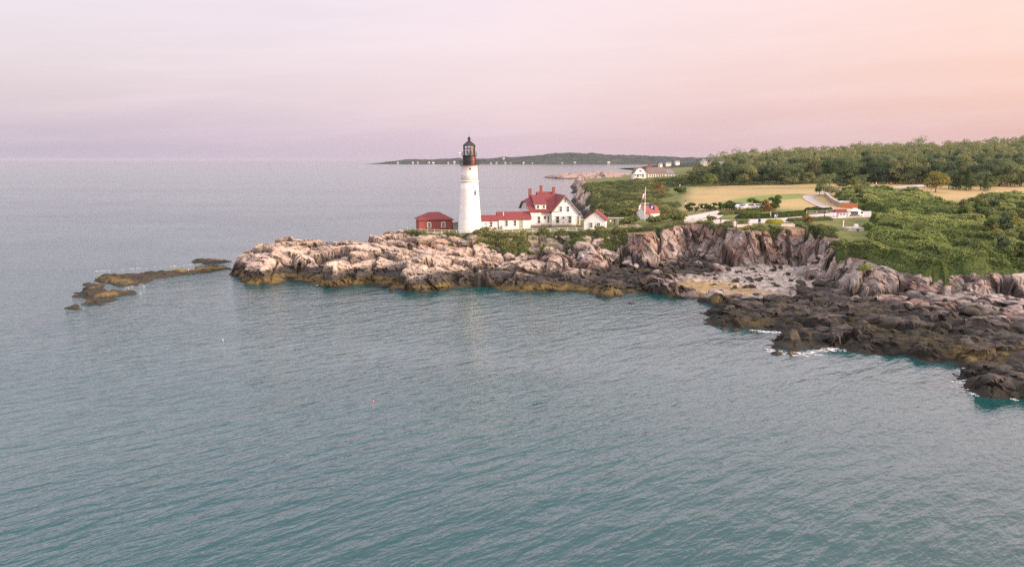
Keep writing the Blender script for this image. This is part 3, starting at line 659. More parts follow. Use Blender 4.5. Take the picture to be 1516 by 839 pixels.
# ------------------------------------------------------------------ tree and shrub kinds
def crown_points(seed, H, Wd, base, n, conifer=False, blobs=14):
    r = np.random.default_rng(seed); P = []; Q = []; T = []
    if conifer:
        k = n; u = r.uniform(0, 1, k) ** .8; z = base + (H - base) * u
        lay = .75 + .25 * np.sin(z * 5.2 + r.normal(0, .3, k)); rad = Wd / 2 * (1 - u) ** .85 * lay * r.uniform(.7, 1.05, k) + .1; a = r.uniform(0, 2 * np.pi, k)
        P = np.stack([rad * np.cos(a), rad * np.sin(a), z], 1); Q = np.stack([np.cos(a), np.sin(a), np.full(k, .5)], 1); T = np.clip(r.normal(.5, .22, k), 0, 1)
        return P, Q, T
    cs = []
    for i in range(blobs):
        a = r.uniform(0, 2 * np.pi); rr_ = Wd * .36 * math.sqrt(r.uniform(0, 1)); u = r.uniform(.12, .88)
        prof = math.sin(math.pi * min(1, .22 + .72 * u)) ** .6
        cs.append((rr_ * math.cos(a) * prof, rr_ * math.sin(a) * prof, base + (H - base) * u, Wd * r.uniform(.15, .25), r.uniform(0, 1)))
    per = n // blobs
    for (cx, cy, cz, rad, tt) in cs:
        d = r.normal(0, 1, (per, 3)); d[:, 2] = np.abs(d[:, 2]) * .9 - .25; d /= np.linalg.norm(d, axis=1, keepdims=True)
        rad_ = rad * (1 + .22 * np.sin(d[:, 0] * 7 + tt * 9) * np.cos(d[:, 1] * 6)) * r.uniform(.72, 1.08, per)
        P.append(np.array([cx, cy, cz]) + d * rad_[:, None] * np.array([1, 1, .85])); Q.append(d); T.append(np.clip(.2 + .55 * tt + r.normal(0, .13, per), 0, 1))
    return np.vstack(P), np.vstack(Q), np.concatenate(T)
def crown_mesh(name, seed, H, Wd, base, n, leaf, conifer=False, blobs=14):
    P, Q, T = crown_points(seed, H, Wd, base, n, conifer, blobs); P[:, 2] = np.maximum(P[:, 2], base * .3)
    V, Fq = leaf_quads(P, Q, np.full(len(P), leaf), seed, .22)
    return fast_mesh(name, V, Fq, False, {'tint': T})
def trunk_mesh(seed, H, base, r0, forks=4, spread=1.2):
    r = random.Random(seed); mb = MB()
    top = (r.uniform(-.2, .2), r.uniform(-.2, .2), base + (H - base) * .35)
    mb.tube((0, 0, -.6), (top[0] * .4, top[1] * .4, base), r0 * 1.25, r0, 7); mb.tube((top[0] * .4, top[1] * .4, base), top, r0, r0 * .6, 7)
    for i in range(forks):
        a = 6.28 * i / forks + r.uniform(-.4, .4)
        mb.tube((top[0] * .5, top[1] * .5, base + (H - base) * r.uniform(0, .25)), (math.cos(a) * spread, math.sin(a) * spread, base + (H - base) * r.uniform(.45, .75)), r0 * .5, r0 * .2, 6)
    return mb.mesh('trunk')
KINDS = []
for i, (H, W, b, n, lf, con, bl) in enumerate([(11, 10, 1.2, 2400, .58, 0, 13), (13, 9.5, 1.5, 2500, .58, 0, 15), (9.5, 11, .8, 2400, .56, 0, 14), (12, 12, 1.2, 2800, .60, 0, 16), (10.5, 8, 1.2, 2000, .54, 0, 11), (13.5, 5.2, .8, 1700, .5, 1, 0), (11.5, 5.8, .6, 1700, .5, 1, 0), (8, 9, .2, 2200, .50, 0, 12)]):
    cm = crown_mesh('crown', 300 + i, H, W, b, n, lf, bool(con), bl); tm = trunk_mesh(400 + i, H, b, .24 if not con else .18, 4 if not con else 0, W * .25)
    KINDS.append((cm, tm, LEAF_CONIFER if con else LEAF_TREE, con, H))
def plant_tree(kind, x, y, s, rz, label, name='tree', cat='tree', group=None, mat=None, z=None, sz=1.0):
    cm, tm, lm, con, H = KINDS[kind]
    z = ground(x, y) if z is None else z
    o = thing(name, label, cat, (x, y, z), rz, group); o.scale = (s, s, s * sz)
    if not cm.materials: cm.materials.append(lm); tm.materials.append(BARK)
    c = link_mesh('crown', cm, None, o); tr = link_mesh('trunk', tm, None, o)
    if mat is not None: c.material_slots[0].link = 'OBJECT'; c.material_slots[0].material = mat
    return o

FOREST = [(92, 412), (110, 402), (171, 398), (180, 384), (198, 372), (226, 352), (270, 346), (330, 346), (420, 480), (640, 900), (220, 940), (190, 790), (150, 620), (118, 500)]
HOUSE_SPOTS = [(at_y(1047, 244, 700)[0], 700, 16), (at_y(1068, 246, 560)[0], 560, 13)]
fr = random.Random(5); spots = []
yy = 340.0
while yy < 930:
    step = 8.6 + (yy - 340) * .006
    xx = 80.0
    while xx < 660:
        x = xx + fr.uniform(-2.8, 2.8); y = yy + fr.uniform(-2.8, 2.8); xx += step
        if abs(x) > .70 * y: continue
        spots.append((x, y))
    yy += step * .95
sp = np.array(spots); d = sdf(sp[:, 0], sp[:, 1], FOREST); sp = sp[d > 0]; d = d[d > 0]
for hx, hy, hr in HOUSE_SPOTS:
    k = ~((np.abs(sp[:, 0] - hx * sp[:, 1] / hy) < hr) & (sp[:, 1] > hy - 34) & (sp[:, 1] < hy + 8)); sp = sp[k]; d = d[k]
zt, _ = land(sp[:, 0], sp[:, 1])
o_ = np.argsort(sp[:, 1] + .0 * d); sp, d, zt = sp[o_], d[o_], zt[o_]
NTREE = 270
stuffV, stuffF, stuffT, nb = [], [], [], 0; fr2 = random.Random(17)
for i, ((x, y), dd, z) in enumerate(zip(sp, d, zt)):
    pick = fr.random(); con = pick < .05 and y < 520
    kind = fr.choice((5, 6)) if con else fr.choice((0, 1, 2, 3, 3, 4, 7) if dd > 8 else (0, 2, 2, 7, 4, 7))
    s = fr.uniform(.66, 1.22) * (.62 + .38 * ss(88, 118, x - (y - 400) * .25)) * (1 + .12 * (y > 600)); rz = fr.uniform(0, 6.28)
    if i < NTREE:
        if con: lab, grp = 'dark pointed conifer standing among the rounder trees of the wood', 'conifers in the wood'
        elif dd < 9: lab, grp = 'low leafy tree in the front row where the wood meets the open grass', 'front row trees of the wood'
        else: lab, grp = 'round crowned leafy tree inside the wood behind its front row', 'trees inside the wood'
        plant_tree(kind, float(x), float(y), s, rz, lab, 'conifer_tree' if con else 'leafy_tree', 'tree', grp, None, float(z))
    else:
        r2 = np.random.default_rng(i); H = KINDS[kind][4]; s *= fr2.choice((.7, .85, 1.0, 1.0, 1.15, 1.3)); cr = crown_points(5000 + i, H * s, H * .85 * s if not con else 5, 1.5, 420, con, 10)
        V, Fq = leaf_quads(cr[0] + np.array([x, y, z]), cr[1], np.full(len(cr[0]), 1.05), i, .5)
        off_ = r2.uniform(-.3, .3); stuffV.append(V); stuffF.append(Fq + nb); nb += len(V); stuffT.append(np.clip(cr[2] * .55 + .22 + off_ - (.25 if con else 0), 0, 1))
me = fast_mesh('wooded_hill_trees', np.vstack(stuffV), np.vstack(stuffF), False, {'tint': np.concatenate(stuffT)})
tag(link_mesh('woodland', me, LEAF_TREE), 'far wood of mixed trees rising to the skyline behind the front trees', None, None, 'stuff')
print('forest', len(sp))

# single shrubs
SHRUBS = []
for i, (H, W, n, lf, bl) in enumerate([(2.0, 3.0, 900, .30, 9), (1.6, 3.4, 900, .30, 10), (2.6, 2.6, 900, .32, 10), (1.2, 2.0, 600, .25, 7)]):
    cm = crown_mesh('foliage', 700 + i, H, W, .25, n, lf, False, bl); tm = MB()
    for q in range(4): tm.tube((0, 0, -.3), (math.cos(q * 1.6) * W * .22, math.sin(q * 1.6) * W * .22, H * .55), .05, .03, 5)
    SHRUBS.append((cm, tm.mesh('stem')))
    SHRUBS[-1][1].materials.append(BARK); cm.materials.append(LEAF_DARK)
def shrub(kind, x, y, s, label, mat=None, group=None, name='shrub', sz=1.0, z=None, rz=None):
    o = thing(name, label, 'shrub', (x, y, (ground(x, y) if z is None else z) - .05), fr.uniform(0, 6.28) if rz is None else rz, group); o.scale = (s, s, s * sz)
    c = link_mesh('foliage', SHRUBS[kind][0], None, o); link_mesh('stem', SHRUBS[kind][1], None, o)
    if mat is not None: c.material_slots[0].link = 'OBJECT'; c.material_slots[0].material = mat
    return o

# taller shrubs that stand out of the thicket
hs = random.Random(44); n_ = 0
HK = ((LEAF_DARK, 'dark green'), (LEAF_OLIVE, 'olive yellow'), (LEAF_SCRUB, 'fresh green'), (LEAF_RUST, 'rusty brown'), (LEAF_TREE, 'grey green'))
while n_ < 75:
    x, y = hs.uniform(66, 175), hs.uniform(136, 300)
    if abs(x) > .69 * y or float(fHill(np.array([x]), np.array([y]))[0]) < 3 or off(np.array([x]), np.array([y]), HOLES)[0] < .99: continue
    if any(abs(x - hx_ * y / hy_) < 4 and y < hy_ for hx_, hy_, _r in HOLES): continue
    mt, cn = HK[hs.choice((0, 0, 1, 2, 2, 2, 4, 4))]; n_ += 1; s_ = hs.uniform(.8, 1.5)
    shrub(hs.randrange(3), x, y, s_, cn + ' shrub rising out of the sumac thicket on the eastern hillside', mt, cn + ' shrubs in the hillside thicket', 'shrub', hs.uniform(.9, 1.4), ground(x, y) + hs.uniform(.6, 1.5))
# ------------------------------------------------------------------ building materials
WHITE = material('white_paint', (.68, .66, .64), .6, .05, 1.5, .01, 9)
RUBBLE = material('whitewashed_rubble', (.68, .66, .64), .75, .05, 1.2, .10, 2.2)
ROOF = material('red_shingles', (.165, .033, .036), .8, .22, 2.0, .03, 9)
ROOFD = material('old_red_shingles', (.24, .07, .06), .85, .2, 2.0, .03, 9)
BRICK = material('red_brick', (.22, .064, .048), .85, .18, 6, .02, 14)
STONE = material('foundation_stone', (.30, .23, .19), .9, .25, 3, .05, 6)
BLACK = material('black_iron', (.022, .020, .022), .45, .2, 2, 0, None, .2)
MAROON = material('maroon_iron', (.10, .025, .025), .5, .15, 2)
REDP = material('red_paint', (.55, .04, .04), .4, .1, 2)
TRIM = material('green_grey_trim', (.20, .21, .18), .6, .1, 3)
PANE = material('window_glass', (.085, .08, .07), .12, .35, .7, 0, None, 0, .7)
WOOD = material('weathered_wood', (.42, .36, .30), .85, .2, 4, .01, 12)
WHITEWOOD = material('pale_rail', (.62, .57, .52), .8, .12, 4)
GREYROOF = material('grey_shingles', (.15, .115, .10), .85, .2, 2)
SLATE = material('slate_roof', (.16, .15, .18), .8, .15, 2)
CREAM = material('cream_clapboard', (.68, .60, .52), .7, .06, 2)
ORANGE = material('orange_boards', (.50, .19, .075), .75, .15, 3)
GREENP = material('dark_green_paint', (.03, .06, .045), .5, .1, 3)
PAVE = material('pale_paving', (.50, .43, .40), .9, .10, .5, .01, 6)
ASPH = material('grey_asphalt', (.36, .31, .30), .9, .10, .5, .01, 6)
GRANITE = material('cut_granite', (.46, .41, .37), .85, .15, 3, .02, 9)
STEEL = material('bare_steel', (.5, .5, .5), .4, .1, 3, 0, None, .6)
RUBBER = material('tyre_rubber', (.02, .02, .02), .8, .1, 5)
PICNIC_RED = material('red_brown_wood', (.24, .085, .06), .8, .15, 4)
BRASS = material('brass', (.55, .40, .18), .35, .1, 3, 0, None, .8)
gm = bpy.data.materials.new('lantern_glass'); gm.use_nodes = True; t = gm.node_tree; t.nodes.clear()
g1 = N(t, 'ShaderNodeBsdfTransparent'); g2 = N(t, 'ShaderNodeBsdfGlossy'); g2.inputs['Roughness'].default_value = .05
fz = N(t, 'ShaderNodeFresnel'); fz.inputs['IOR'].default_value = 1.5
gx_ = N(t, 'ShaderNodeMixShader'); t.links.new(M(t, 'ADD', fz.outputs[0], .12), gx_.inputs[0]); L(t, g1, 0, gx_, 1); L(t, g2, 0, gx_, 2)
go = N(t, 'ShaderNodeOutputMaterial'); L(t, gx_, 0, go, 0)
GLASS = gm
LENS = material('fresnel_lens', (.75, .70, .60), .15, .15, 6, 0, None, .3, .8)

def window(parent, p, face, w, h, bars=True, frame_mat=None, cols=1):
    """a trimmed window set on a wall: p its centre on the wall face, face = angle of the outward normal (local, -90 is the front)"""
    xf = Matrix.Translation(p) @ Matrix.Rotation(R(face + 90), 4, 'Z')
    f = MB(); e = .13
    f.bx(-w / 2 - e, -w / 2, -.09, .03, -h / 2 - e, h / 2 + e, xf); f.bx(w / 2, w / 2 + e, -.09, .03, -h / 2 - e, h / 2 + e, xf)
    f.bx(-w / 2, w / 2, -.09, .03, h / 2, h / 2 + e + .05, xf); f.bx(-w / 2, w / 2, -.13, .03, -h / 2 - e, -h / 2, xf)
    if bars: f.bx(-w / 2, w / 2, -.06, -.025, -.03, .03, xf)
    for q in range(1, cols): f.bx(-w / 2 + w * q / cols - .03, -w / 2 + w * q / cols + .03, -.056, -.022, -h / 2, h / 2, xf)
    o = f.build('window', frame_mat or WHITE, parent)
    g = MB(); g.bx(-w / 2 + .002, w / 2 - .002, -.02, .025, -h / 2 + .002, h / 2 - .002, xf); g.build('pane', PANE, o)
    return o
def round_window(parent, p, r):
    f = MB(); k = 20
    V = []; 
    for rad, y in ((r + .14, .02), (r + .14, -.09), (r, -.09), (r, .02)):
        V += [(p[0] + rad * math.cos(6.2832 * i / k), p[1] + y, p[2] + rad * math.sin(6.2832 * i / k)) for i in range(k)]
    f.add(V, [(j * k + i, j * k + (i + 1) % k, (j + 1) * k + (i + 1) % k, (j + 1) * k + i) for j in range(3) for i in range(k)])
    o = f.build('round_window', WHITE, parent)
    g = MB(); g.add([(p[0] + r * math.cos(6.2832 * i / k), p[1] - .03, p[2] + r * math.sin(6.2832 * i / k)) for i in range(k)] + [(p[0] + r * math.cos(6.2832 * i / k), p[1] + .015, p[2] + r * math.sin(6.2832 * i / k)) for i in range(k)],
                    [tuple(range(k)), tuple(range(2 * k - 1, k - 1, -1))] + [(i, k + i, k + (i + 1) % k, (i + 1) % k) for i in range(k)]); g.build('pane', PANE, o)

# ------------------------------------------------------------------ lighthouse
bx_, by_, bz_ = at_y(695.7, 342, 194); bz_ = ground(bx_, by_) - .02
lh = thing('lighthouse', 'tall white tapering lighthouse with a black lantern on the headland', 'lighthouse', (bx_, by_, bz_))
mb = MB(); mb.lathe([(3.22, -1.6), (3.12, 0), (2.95, 1.2), (2.72, 4.5), (2.50, 7.5), (2.30, 10.4), (2.16, 12.45)], 64); mb.build('lower_tower', RUBBLE, lh, True)
mb = MB(); mb.lathe([(2.17, 12.45), (2.36, 12.5), (2.38, 12.62), (2.36, 12.74), (2.12, 12.8)], 64); mb.build('belt_course', material('stone_band', (.62, .55, .52), .8, .1), lh, True)
mb = MB(); mb.lathe([(2.12, 12.8), (2.05, 14.6), (1.97, 16.25), (2.06, 16.3), (2.28, 16.48)], 64); mb.build('upper_tower', WHITE, lh, True)
mb = MB(); mb.lathe([(2.2, 16.46), (2.46, 16.5), (2.46, 16.68), (2.4, 16.7)], 48); dk = mb.build('gallery_deck', MAROON, lh, False)
def ring_rail(r, z0, h, n, name, parent, pr=.035):
    mb = MB()
    for i in range(n):
        a = 6.2832 * i / n; mb.tube((r * math.cos(a), r * math.sin(a), z0), (r * math.cos(a), r * math.sin(a), z0 + h), pr, pr, 5)
    for q in (.5, 1.0):
        for i in range(n * 2):
            a, b2 = 6.2832 * i / (2 * n), 6.2832 * (i + 1) / (2 * n)
            mb.tube((r * math.cos(a), r * math.sin(a), z0 + h * q), (r * math.cos(b2), r * math.sin(b2), z0 + h * q), pr, pr, 5)
    return mb.build(name, BLACK, parent)
ring_rail(2.38, 16.7, 1.05, 18, 'railing', dk)
mb = MB(); mb.lathe([(1.60, 16.69), (1.62, 17.5), (1.62, 18.72), (1.78, 18.78), (1.80, 18.9), (1.5, 18.92)], 40); wr = mb.build('watch_room', BLACK, lh, False)
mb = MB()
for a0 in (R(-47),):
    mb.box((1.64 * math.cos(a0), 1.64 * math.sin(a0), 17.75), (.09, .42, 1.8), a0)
mb.build('door', REDP, wr)  # plain narrow red panel on the drum, with no opening behind
up_ = MB(); up_.lathe([(1.5, 18.9), (1.95, 18.92), (1.95, 18.99), (1.5, 19.0)], 40); ud = up_.build('catwalk', BLACK, lh); ring_rail(1.9, 18.99, .85, 14, 'railing', ud, .03)
mb = MB(); n = 10; rg = 1.42
mb.lathe([(rg, 19.0), (rg, 21.42)], n, cap=False); gl_ = mb.build('lantern_glazing', GLASS, lh)
mb = MB()
for i in range(n):
    a = 6.2832 * i / n; mb.tube((rg * math.cos(a), rg * math.sin(a), 19.0), (rg * math.cos(a), rg * math.sin(a), 21.45), .075, .075, 5)
for zz in (19.03, 19.85, 20.65, 21.42):
    for i in range(n):
        a, b2 = 6.2832 * i / n, 6.2832 * (i + 1) / n; mb.tube((rg * math.cos(a), rg * math.sin(a), zz), (rg * math.cos(b2), rg * math.sin(b2), zz), .06, .06, 5)
mb.build('glazing_bars', BLACK, gl_)
mb = MB()
for i in (8, 9, 0):                                # blind panels on the landward side
    a, b2 = 6.2832 * i / n, 6.2832 * (i + 1) / n; r2 = rg - .05
    mb.add([(r2 * math.cos(a), r2 * math.sin(a), 19.0), (r2 * math.cos(b2), r2 * math.sin(b2), 19.0), (r2 * math.cos(b2), r2 * math.sin(b2), 21.4), (r2 * math.cos(a), r2 * math.sin(a), 21.4),
            (r2 * .96 * math.cos(a), r2 * .96 * math.sin(a), 19.0), (r2 * .96 * math.cos(b2), r2 * .96 * math.sin(b2), 19.0), (r2 * .96 * math.cos(b2), r2 * .96 * math.sin(b2), 21.4), (r2 * .96 * math.cos(a), r2 * .96 * math.sin(a), 21.4)],
           [(0, 1, 2, 3), (7, 6, 5, 4), (0, 4, 5, 1), (1, 5, 6, 2), (2, 6, 7, 3), (3, 7, 4, 0)])
mb.build('blind_panel', BLACK, gl_)
mb = MB(); mb.lathe([(.35, 19.0), (.35, 19.35), (.62, 19.4), (.72, 19.8), (.74, 20.2), (.70, 20.6), (.5, 20.95), (.2, 21.05)], 20); ln = mb.build('lens', LENS, lh, True)
mb = MB()
for zz in (19.42, 19.8, 20.2, 20.6): mb.lathe([(.76, zz - .04), (.78, zz), (.76, zz + .04)], 20, cap=False)
mb.build('lens_ring', BRASS, ln)
mb = MB(); mb.lathe([(1.62, 21.36), (1.66, 21.46), (1.60, 21.52), (1.15, 21.95), (.7, 22.3), (.32, 22.62), (.22, 22.85)], 20); rf = mb.build('lantern_roof', BLACK, lh)
mb = MB(); mb.lathe([(.18, 22.8), (.36, 22.95), (.42, 23.15), (.36, 23.35), (.16, 23.5), (.10, 23.65)], 14); mb.build('ventilator_ball', BLACK, rf, True)
mb = MB(); mb.tube((0, 0, 23.6), (0, 0, 25.0), .035, .012, 5); mb.build('lightning_rod', BLACK, rf)
mb = MB(); mb.tube((-1.75, -.5, 18.95), (-2.35, -.7, 18.98), .04); mb.tube((-2.35, -.7, 18.95), (-2.35, -.7, 19.35), .04); mb.lathe([(.02, 19.3), (.22, 19.4), (.28, 19.55), (.22, 19.72), (.02, 19.8)], 10, (-2.35, -.7, 0)); mb.build('fog_sensor', WHITE, lh)
def tower_window(parent, ang, z, w, h, r):
    a = R(ang); xf = Matrix.Translation((r * math.cos(a), r * math.sin(a), z)) @ Matrix.Rotation(a + R(90), 4, 'Z')
    f = MB(); f.bx(-w / 2 - .08, w / 2 + .08, -.10, .3, -h / 2 - .12, -h / 2, xf); f.bx(-w / 2 - .08, -w / 2, -.08, .3, -h / 2, h / 2, xf); f.bx(w / 2, w / 2 + .08, -.08, .3, -h / 2, h / 2, xf); f.bx(-w / 2 - .08, w / 2 + .08, -.08, .3, h / 2, h / 2 + .1, xf)
    o = f.build('window', TRIM, parent); g = MB(); g.bx(-w / 2, w / 2, -.04, .3, -h / 2, h / 2, xf); g.build('pane', PANE, o)
tower_window(lh, -51, 9.75, .38, 1.05, 2.36)
tower_window(lh, -80, 15.75, .34, .34, 2.0)

# ------------------------------------------------------------------ keeper's house
TH = R(11)
hx, hy, hz = at_y(785.2, 336, 199); hz = ground(hx + 5, hy) + .05
kh = thing('keepers_house', 'large white house with a steep red roof, three brick chimneys and a wide front gable', 'house', (hx, hy, hz), TH)
D = 12.5
mb = MB()
mb.hexa([(0, 0, .5), (2.85, 0, .5), (2.85, D, .5), (0, D, .5), (0, 0, 4.05), (2.85, 0, 4.05), (2.85, D, 4.05), (0, D, 4.05)])
mb.bx(2.85, 5.7, .9, D, .5, 4.05)
mb.add([(0.0, 0, 4.05), (0.0, D, 4.05), (0.0, 9.3, 6.05), (0.0, 3.2, 6.05), (.35, 0, 4.05), (.35, D, 4.05), (.35, 9.3, 6.05), (.35, 3.2, 6.05)], [(0, 3, 2, 1), (4, 5, 6, 7), (0, 1, 5, 4), (1, 2, 6, 5), (2, 3, 7, 6), (3, 0, 4, 7)])
mb.bx(5.7, 12.15, -.3, D, .5, 3.0)
mb.build('wall', WHITE, kh)
ax, az_ = 9.2, 8.2; sl2 = 1.17
mb = MB()                                           # upper gable front, overhanging the ground floor a little
zl = 2.9; xl = 5.62; xr_ = 12.95
mb.prism_y([(xl, zl), (xr_, zl), (xr_, az_ - .30 - sl2 * (xr_ - ax)), (ax, az_ - .30), (xl, az_ - .30 - sl2 * (ax - xl))], -.42, D - .2)
mb.build('gable_wall', WHITE, kh)
mb = MB(); mb.bx(-.06, 2.9, -.10, .04, 2.78, 2.98); mb.bx(xl - .05, xr_ + .05, -.52, -.38, 2.76, 2.96); mb.bx(-.1, .04, -.05, D, 2.78, 2.98); mb.bx(6.9, 11.4, -.50, -.40, 5.42, 5.56)
mb.build('belt_board', WHITE, kh)
mb = MB(); mb.bx(-.05, 2.9, .05, D, -.8, .5); mb.bx(5.75, 12.2, -.25, D, -.8, .5); mb.bx(2.9, 5.75, .95, D, -.8, .5); mb.build('foundation', STONE, kh)
def roof_z(y): return 4.0 + (8.0 - 4.0) * (y + .5) / 7.0
rf = MB(); T_ = .18; yr_, zr_ = 6.5, 8.0
rf.slab([(-.45, -.5, 4.0), (7.5, -.5, 4.0), (7.5, yr_, zr_), (2.0, yr_, zr_), (-.45, 3.35, 6.2)], T_)
rf.slab([(7.5, D + .5, 4.3), (-.45, D + .5, 4.3), (-.45, 9.4, 6.2), (2.0, yr_, zr_), (7.5, yr_, zr_)], T_)
rf.slab([(-.45, 3.35, 6.2), (2.0, yr_, zr_), (-.45, 9.4, 6.2)], T_)
rf.slab([(ax, -.95, az_), (ax - 3.85, -.95, az_ - sl2 * 3.85), (ax - 3.85, D, az_ - sl2 * 3.85), (ax, D, az_)], T_)
rf.slab([(ax, -.95, az_), (ax, D, az_), (ax + 4.5, D, az_ - sl2 * 4.5), (ax + 4.5, -.95, az_ - sl2 * 4.5)], T_)
rf.slab([(3.6, 9.0, 8.75), (8.6, 9.0, 8.75), (8.6, 5.6, 6.6), (3.6, 5.6, 6.6)], T_); rf.slab([(3.6, 9.0, 8.75), (3.6, 12.6, 5.2), (8.6, 12.6, 5.2), (8.6, 9.0, 8.75)], T_)
roof = rf.build('roof', ROOF, kh)
mb = MB()
for sgn, ln_ in ((-1, 3.85), (1, 4.5)):
    p0 = (ax, -.97, az_ + .02); p1 = (ax + sgn * ln_, -.97, az_ + .02 - sl2 * ln_)
    mb.hexa([(p0[0], -1.05, p0[2] - .32), (p1[0], -1.05, p1[2] - .32), (p1[0], -.96, p1[2] - .32), (p0[0], -.96, p0[2] - .32), (p0[0], -1.05, p0[2]), (p1[0], -1.05, p1[2]), (p1[0], -.96, p1[2]), (p0[0], -.96, p0[2])])
mb.hexa([(-.52, -.5, 3.75), (-.46, -.5, 3.75), (-.46, 3.35, 5.95), (-.52, 3.35, 5.95), (-.52, -.5, 4.02), (-.46, -.5, 4.02), (-.46, 3.35, 6.22), (-.52, 3.35, 6.22)])
mb.hexa([(-.52, 9.4, 5.95), (-.46, 9.4, 5.95), (-.46, D + .5, 4.05), (-.52, D + .5, 4.05), (-.52, 9.4, 6.22), (-.46, 9.4, 6.22), (-.46, D + .5, 4.32), (-.52, D + .5, 4.32)])
mb.build('barge_board', TRIM, roof)
for (cx, cy, z0, z1, w) in ((1.3, 6.5, 7.6, 9.55, .72), (4.9, 9.0, 8.3, 10.3, .66), (8.2, 8.2, 7.3, 9.9, .66)):
    mb = MB(); mb.bx(cx - w / 2, cx + w / 2, cy - w / 2, cy + w / 2, z0, z1); mb.bx(cx - w / 2 - .07, cx + w / 2 + .07, cy - w / 2 - .07, cy + w / 2 + .07, z1, z1 + .16); ch = mb.build('chimney', BRICK, roof)
dm = MB()                                           # the long shed dormer
dm.hexa([(1.5, .55, 4.35), (4.3, .55, 4.35), (4.3, 5.4, 6.9), (1.5, 5.4, 6.9), (1.5, .55, 6.0), (4.3, .55, 6.0), (4.3, 5.4, 7.55), (1.5, 5.4, 7.55)]); dmo = dm.build('dormer', WHITE, kh)
d2_ = MB(); d2_.slab([(1.25, .15, 5.98), (4.6, .15, 5.98), (4.6, 6.3, 8.06), (1.25, 6.3, 8.06)], .16); d2_.build('dormer_roof', ROOF, dmo)
for cx in (2.12, 3.67): window(dmo, (cx, .55, 5.2), -90, .62, .85, False)
window(kh, (2.28, 0, 1.85), -90, .75, 1.75); window(kh, (4.1, .9, 2.35), -90, .55, .8, False); window(kh, (5.0, .9, 1.85), -90, .42, 1.7)
window(kh, (7.2, -.3, 1.85), -90, .85, 1.7); window(kh, (10.55, -.3, 1.85), -90, .85, 1.7)
window(kh, (8.0, -.42, 4.6), -90, .72, 1.35); window(kh, (9.9, -.42, 4.6), -90, .72, 1.35); window(kh, (ax, -.42, 6.85), -90, .45, .95)
round_window(kh, (8.78, -.3, 2.28), .30)
mb = MB(); mb.bx(8.6, 8.95, -.36, -.29, .9, 1.2); mb.build('vent', TRIM, kh)
window(kh, (0, 3.2, 1.8), 180, .75, 1.7); window(kh, (0, 7.5, 1.8), 180, .75, 1.7); window(kh, (0, 5.0, 4.9), 180, .75, 1.3); window(kh, (0, 8.0, 4.9), 180, .75, 1.3)
mb = MB(); mb.bx(12.2, 13.6, -.1, 9, .25, .5); pc = mb.build('porch', STONE, kh)
for py_ in (.1, 3.2, 6.4, 8.8):
    mb = MB(); mb.bx(13.28, 13.46, py_ - .09, py_ + .09, .5, az_ - sl2 * (13.46 - ax) - .2); mb.build('post', WHITE, pc)

# ------------------------------------------------------------------ passage wings between the house and the tower
wx, wy, wz = at_y(738.5, 338, 196.5); wz = ground(wx + 3, wy) + .05
wg = thing('oil_room_wing', 'low white wing with a red gable roof joined to the big house', 'building', (wx, wy, wz), R(8))
mb = MB(); mb.prism_x([(0, -.8), (4.6, -.8), (4.6, 2.5), (2.3, 4.1), (0, 2.5)], 0, 8.3); mb.build('wall', WHITE, wg)
mb = MB(); mb.slab([(-.35, -.35, 2.45), (8.6, -.35, 2.45), (8.6, 2.3, 4.32), (-.35, 2.3, 4.32)], .16); mb.slab([(-.35, 2.3, 4.32), (8.6, 2.3, 4.32), (8.6, 4.95, 2.45), (-.35, 4.95, 2.45)], .16)
wr_ = mb.build('roof', ROOF, wg); mb = MB(); mb.tube((1.3, 1.0, 3.2), (1.3, 1.0, 4.3), .09); mb.build('vent_pipe', WHITE, wr_)
window(wg, (2.0, 0, 1.45), -90, .62, 1.45); window(wg, (4.2, 0, 1.5), -90, .62, 1.4)
mb = MB(); mb.bx(5.35, 6.3, -.05, .02, .1, 2.2); mb.build('door', material('green_door', (.28, .30, .20), .6, .1), wg)
mb = MB(); mb.bx(.55, .9, -.55, -.1, -.2, .9); mb.build('meter_box', TRIM, wg)
wx, wy, wz = at_y(712.5, 341, 195.2); wz = ground(wx + 2, wy) + .05
wl = thing('covered_passage', 'small white passage with a red roof touching the foot of the lighthouse', 'building', (wx, wy, wz), R(8))
mb = MB(); mb.prism_x([(0, -.8), (3.4, -.8), (3.4, 2.3), (1.7, 3.4), (0, 2.3)], -1.6, 4.2); mb.build('wall', WHITE, wl)
mb = MB(); mb.slab([(-1.6, -.3, 2.25), (4.25, -.3, 2.25), (4.25, 1.7, 3.62), (-1.6, 1.7, 3.62)], .15); mb.slab([(-1.6, 1.7, 3.62), (4.25, 1.7, 3.62), (4.25, 3.7, 2.25), (-1.6, 3.7, 2.25)], .15); mb.build('roof', ROOF, wl)
window(wl, (1.25, 0, 1.5), -90, .4, .35, False); window(wl, (2.55, 0, 1.35), -90, .68, 1.3)
mb = MB(); mb.bx(3.2, 3.9, -.7, -.1, -.2, .6); mb.build('bulkhead_box', BRICK, wl)

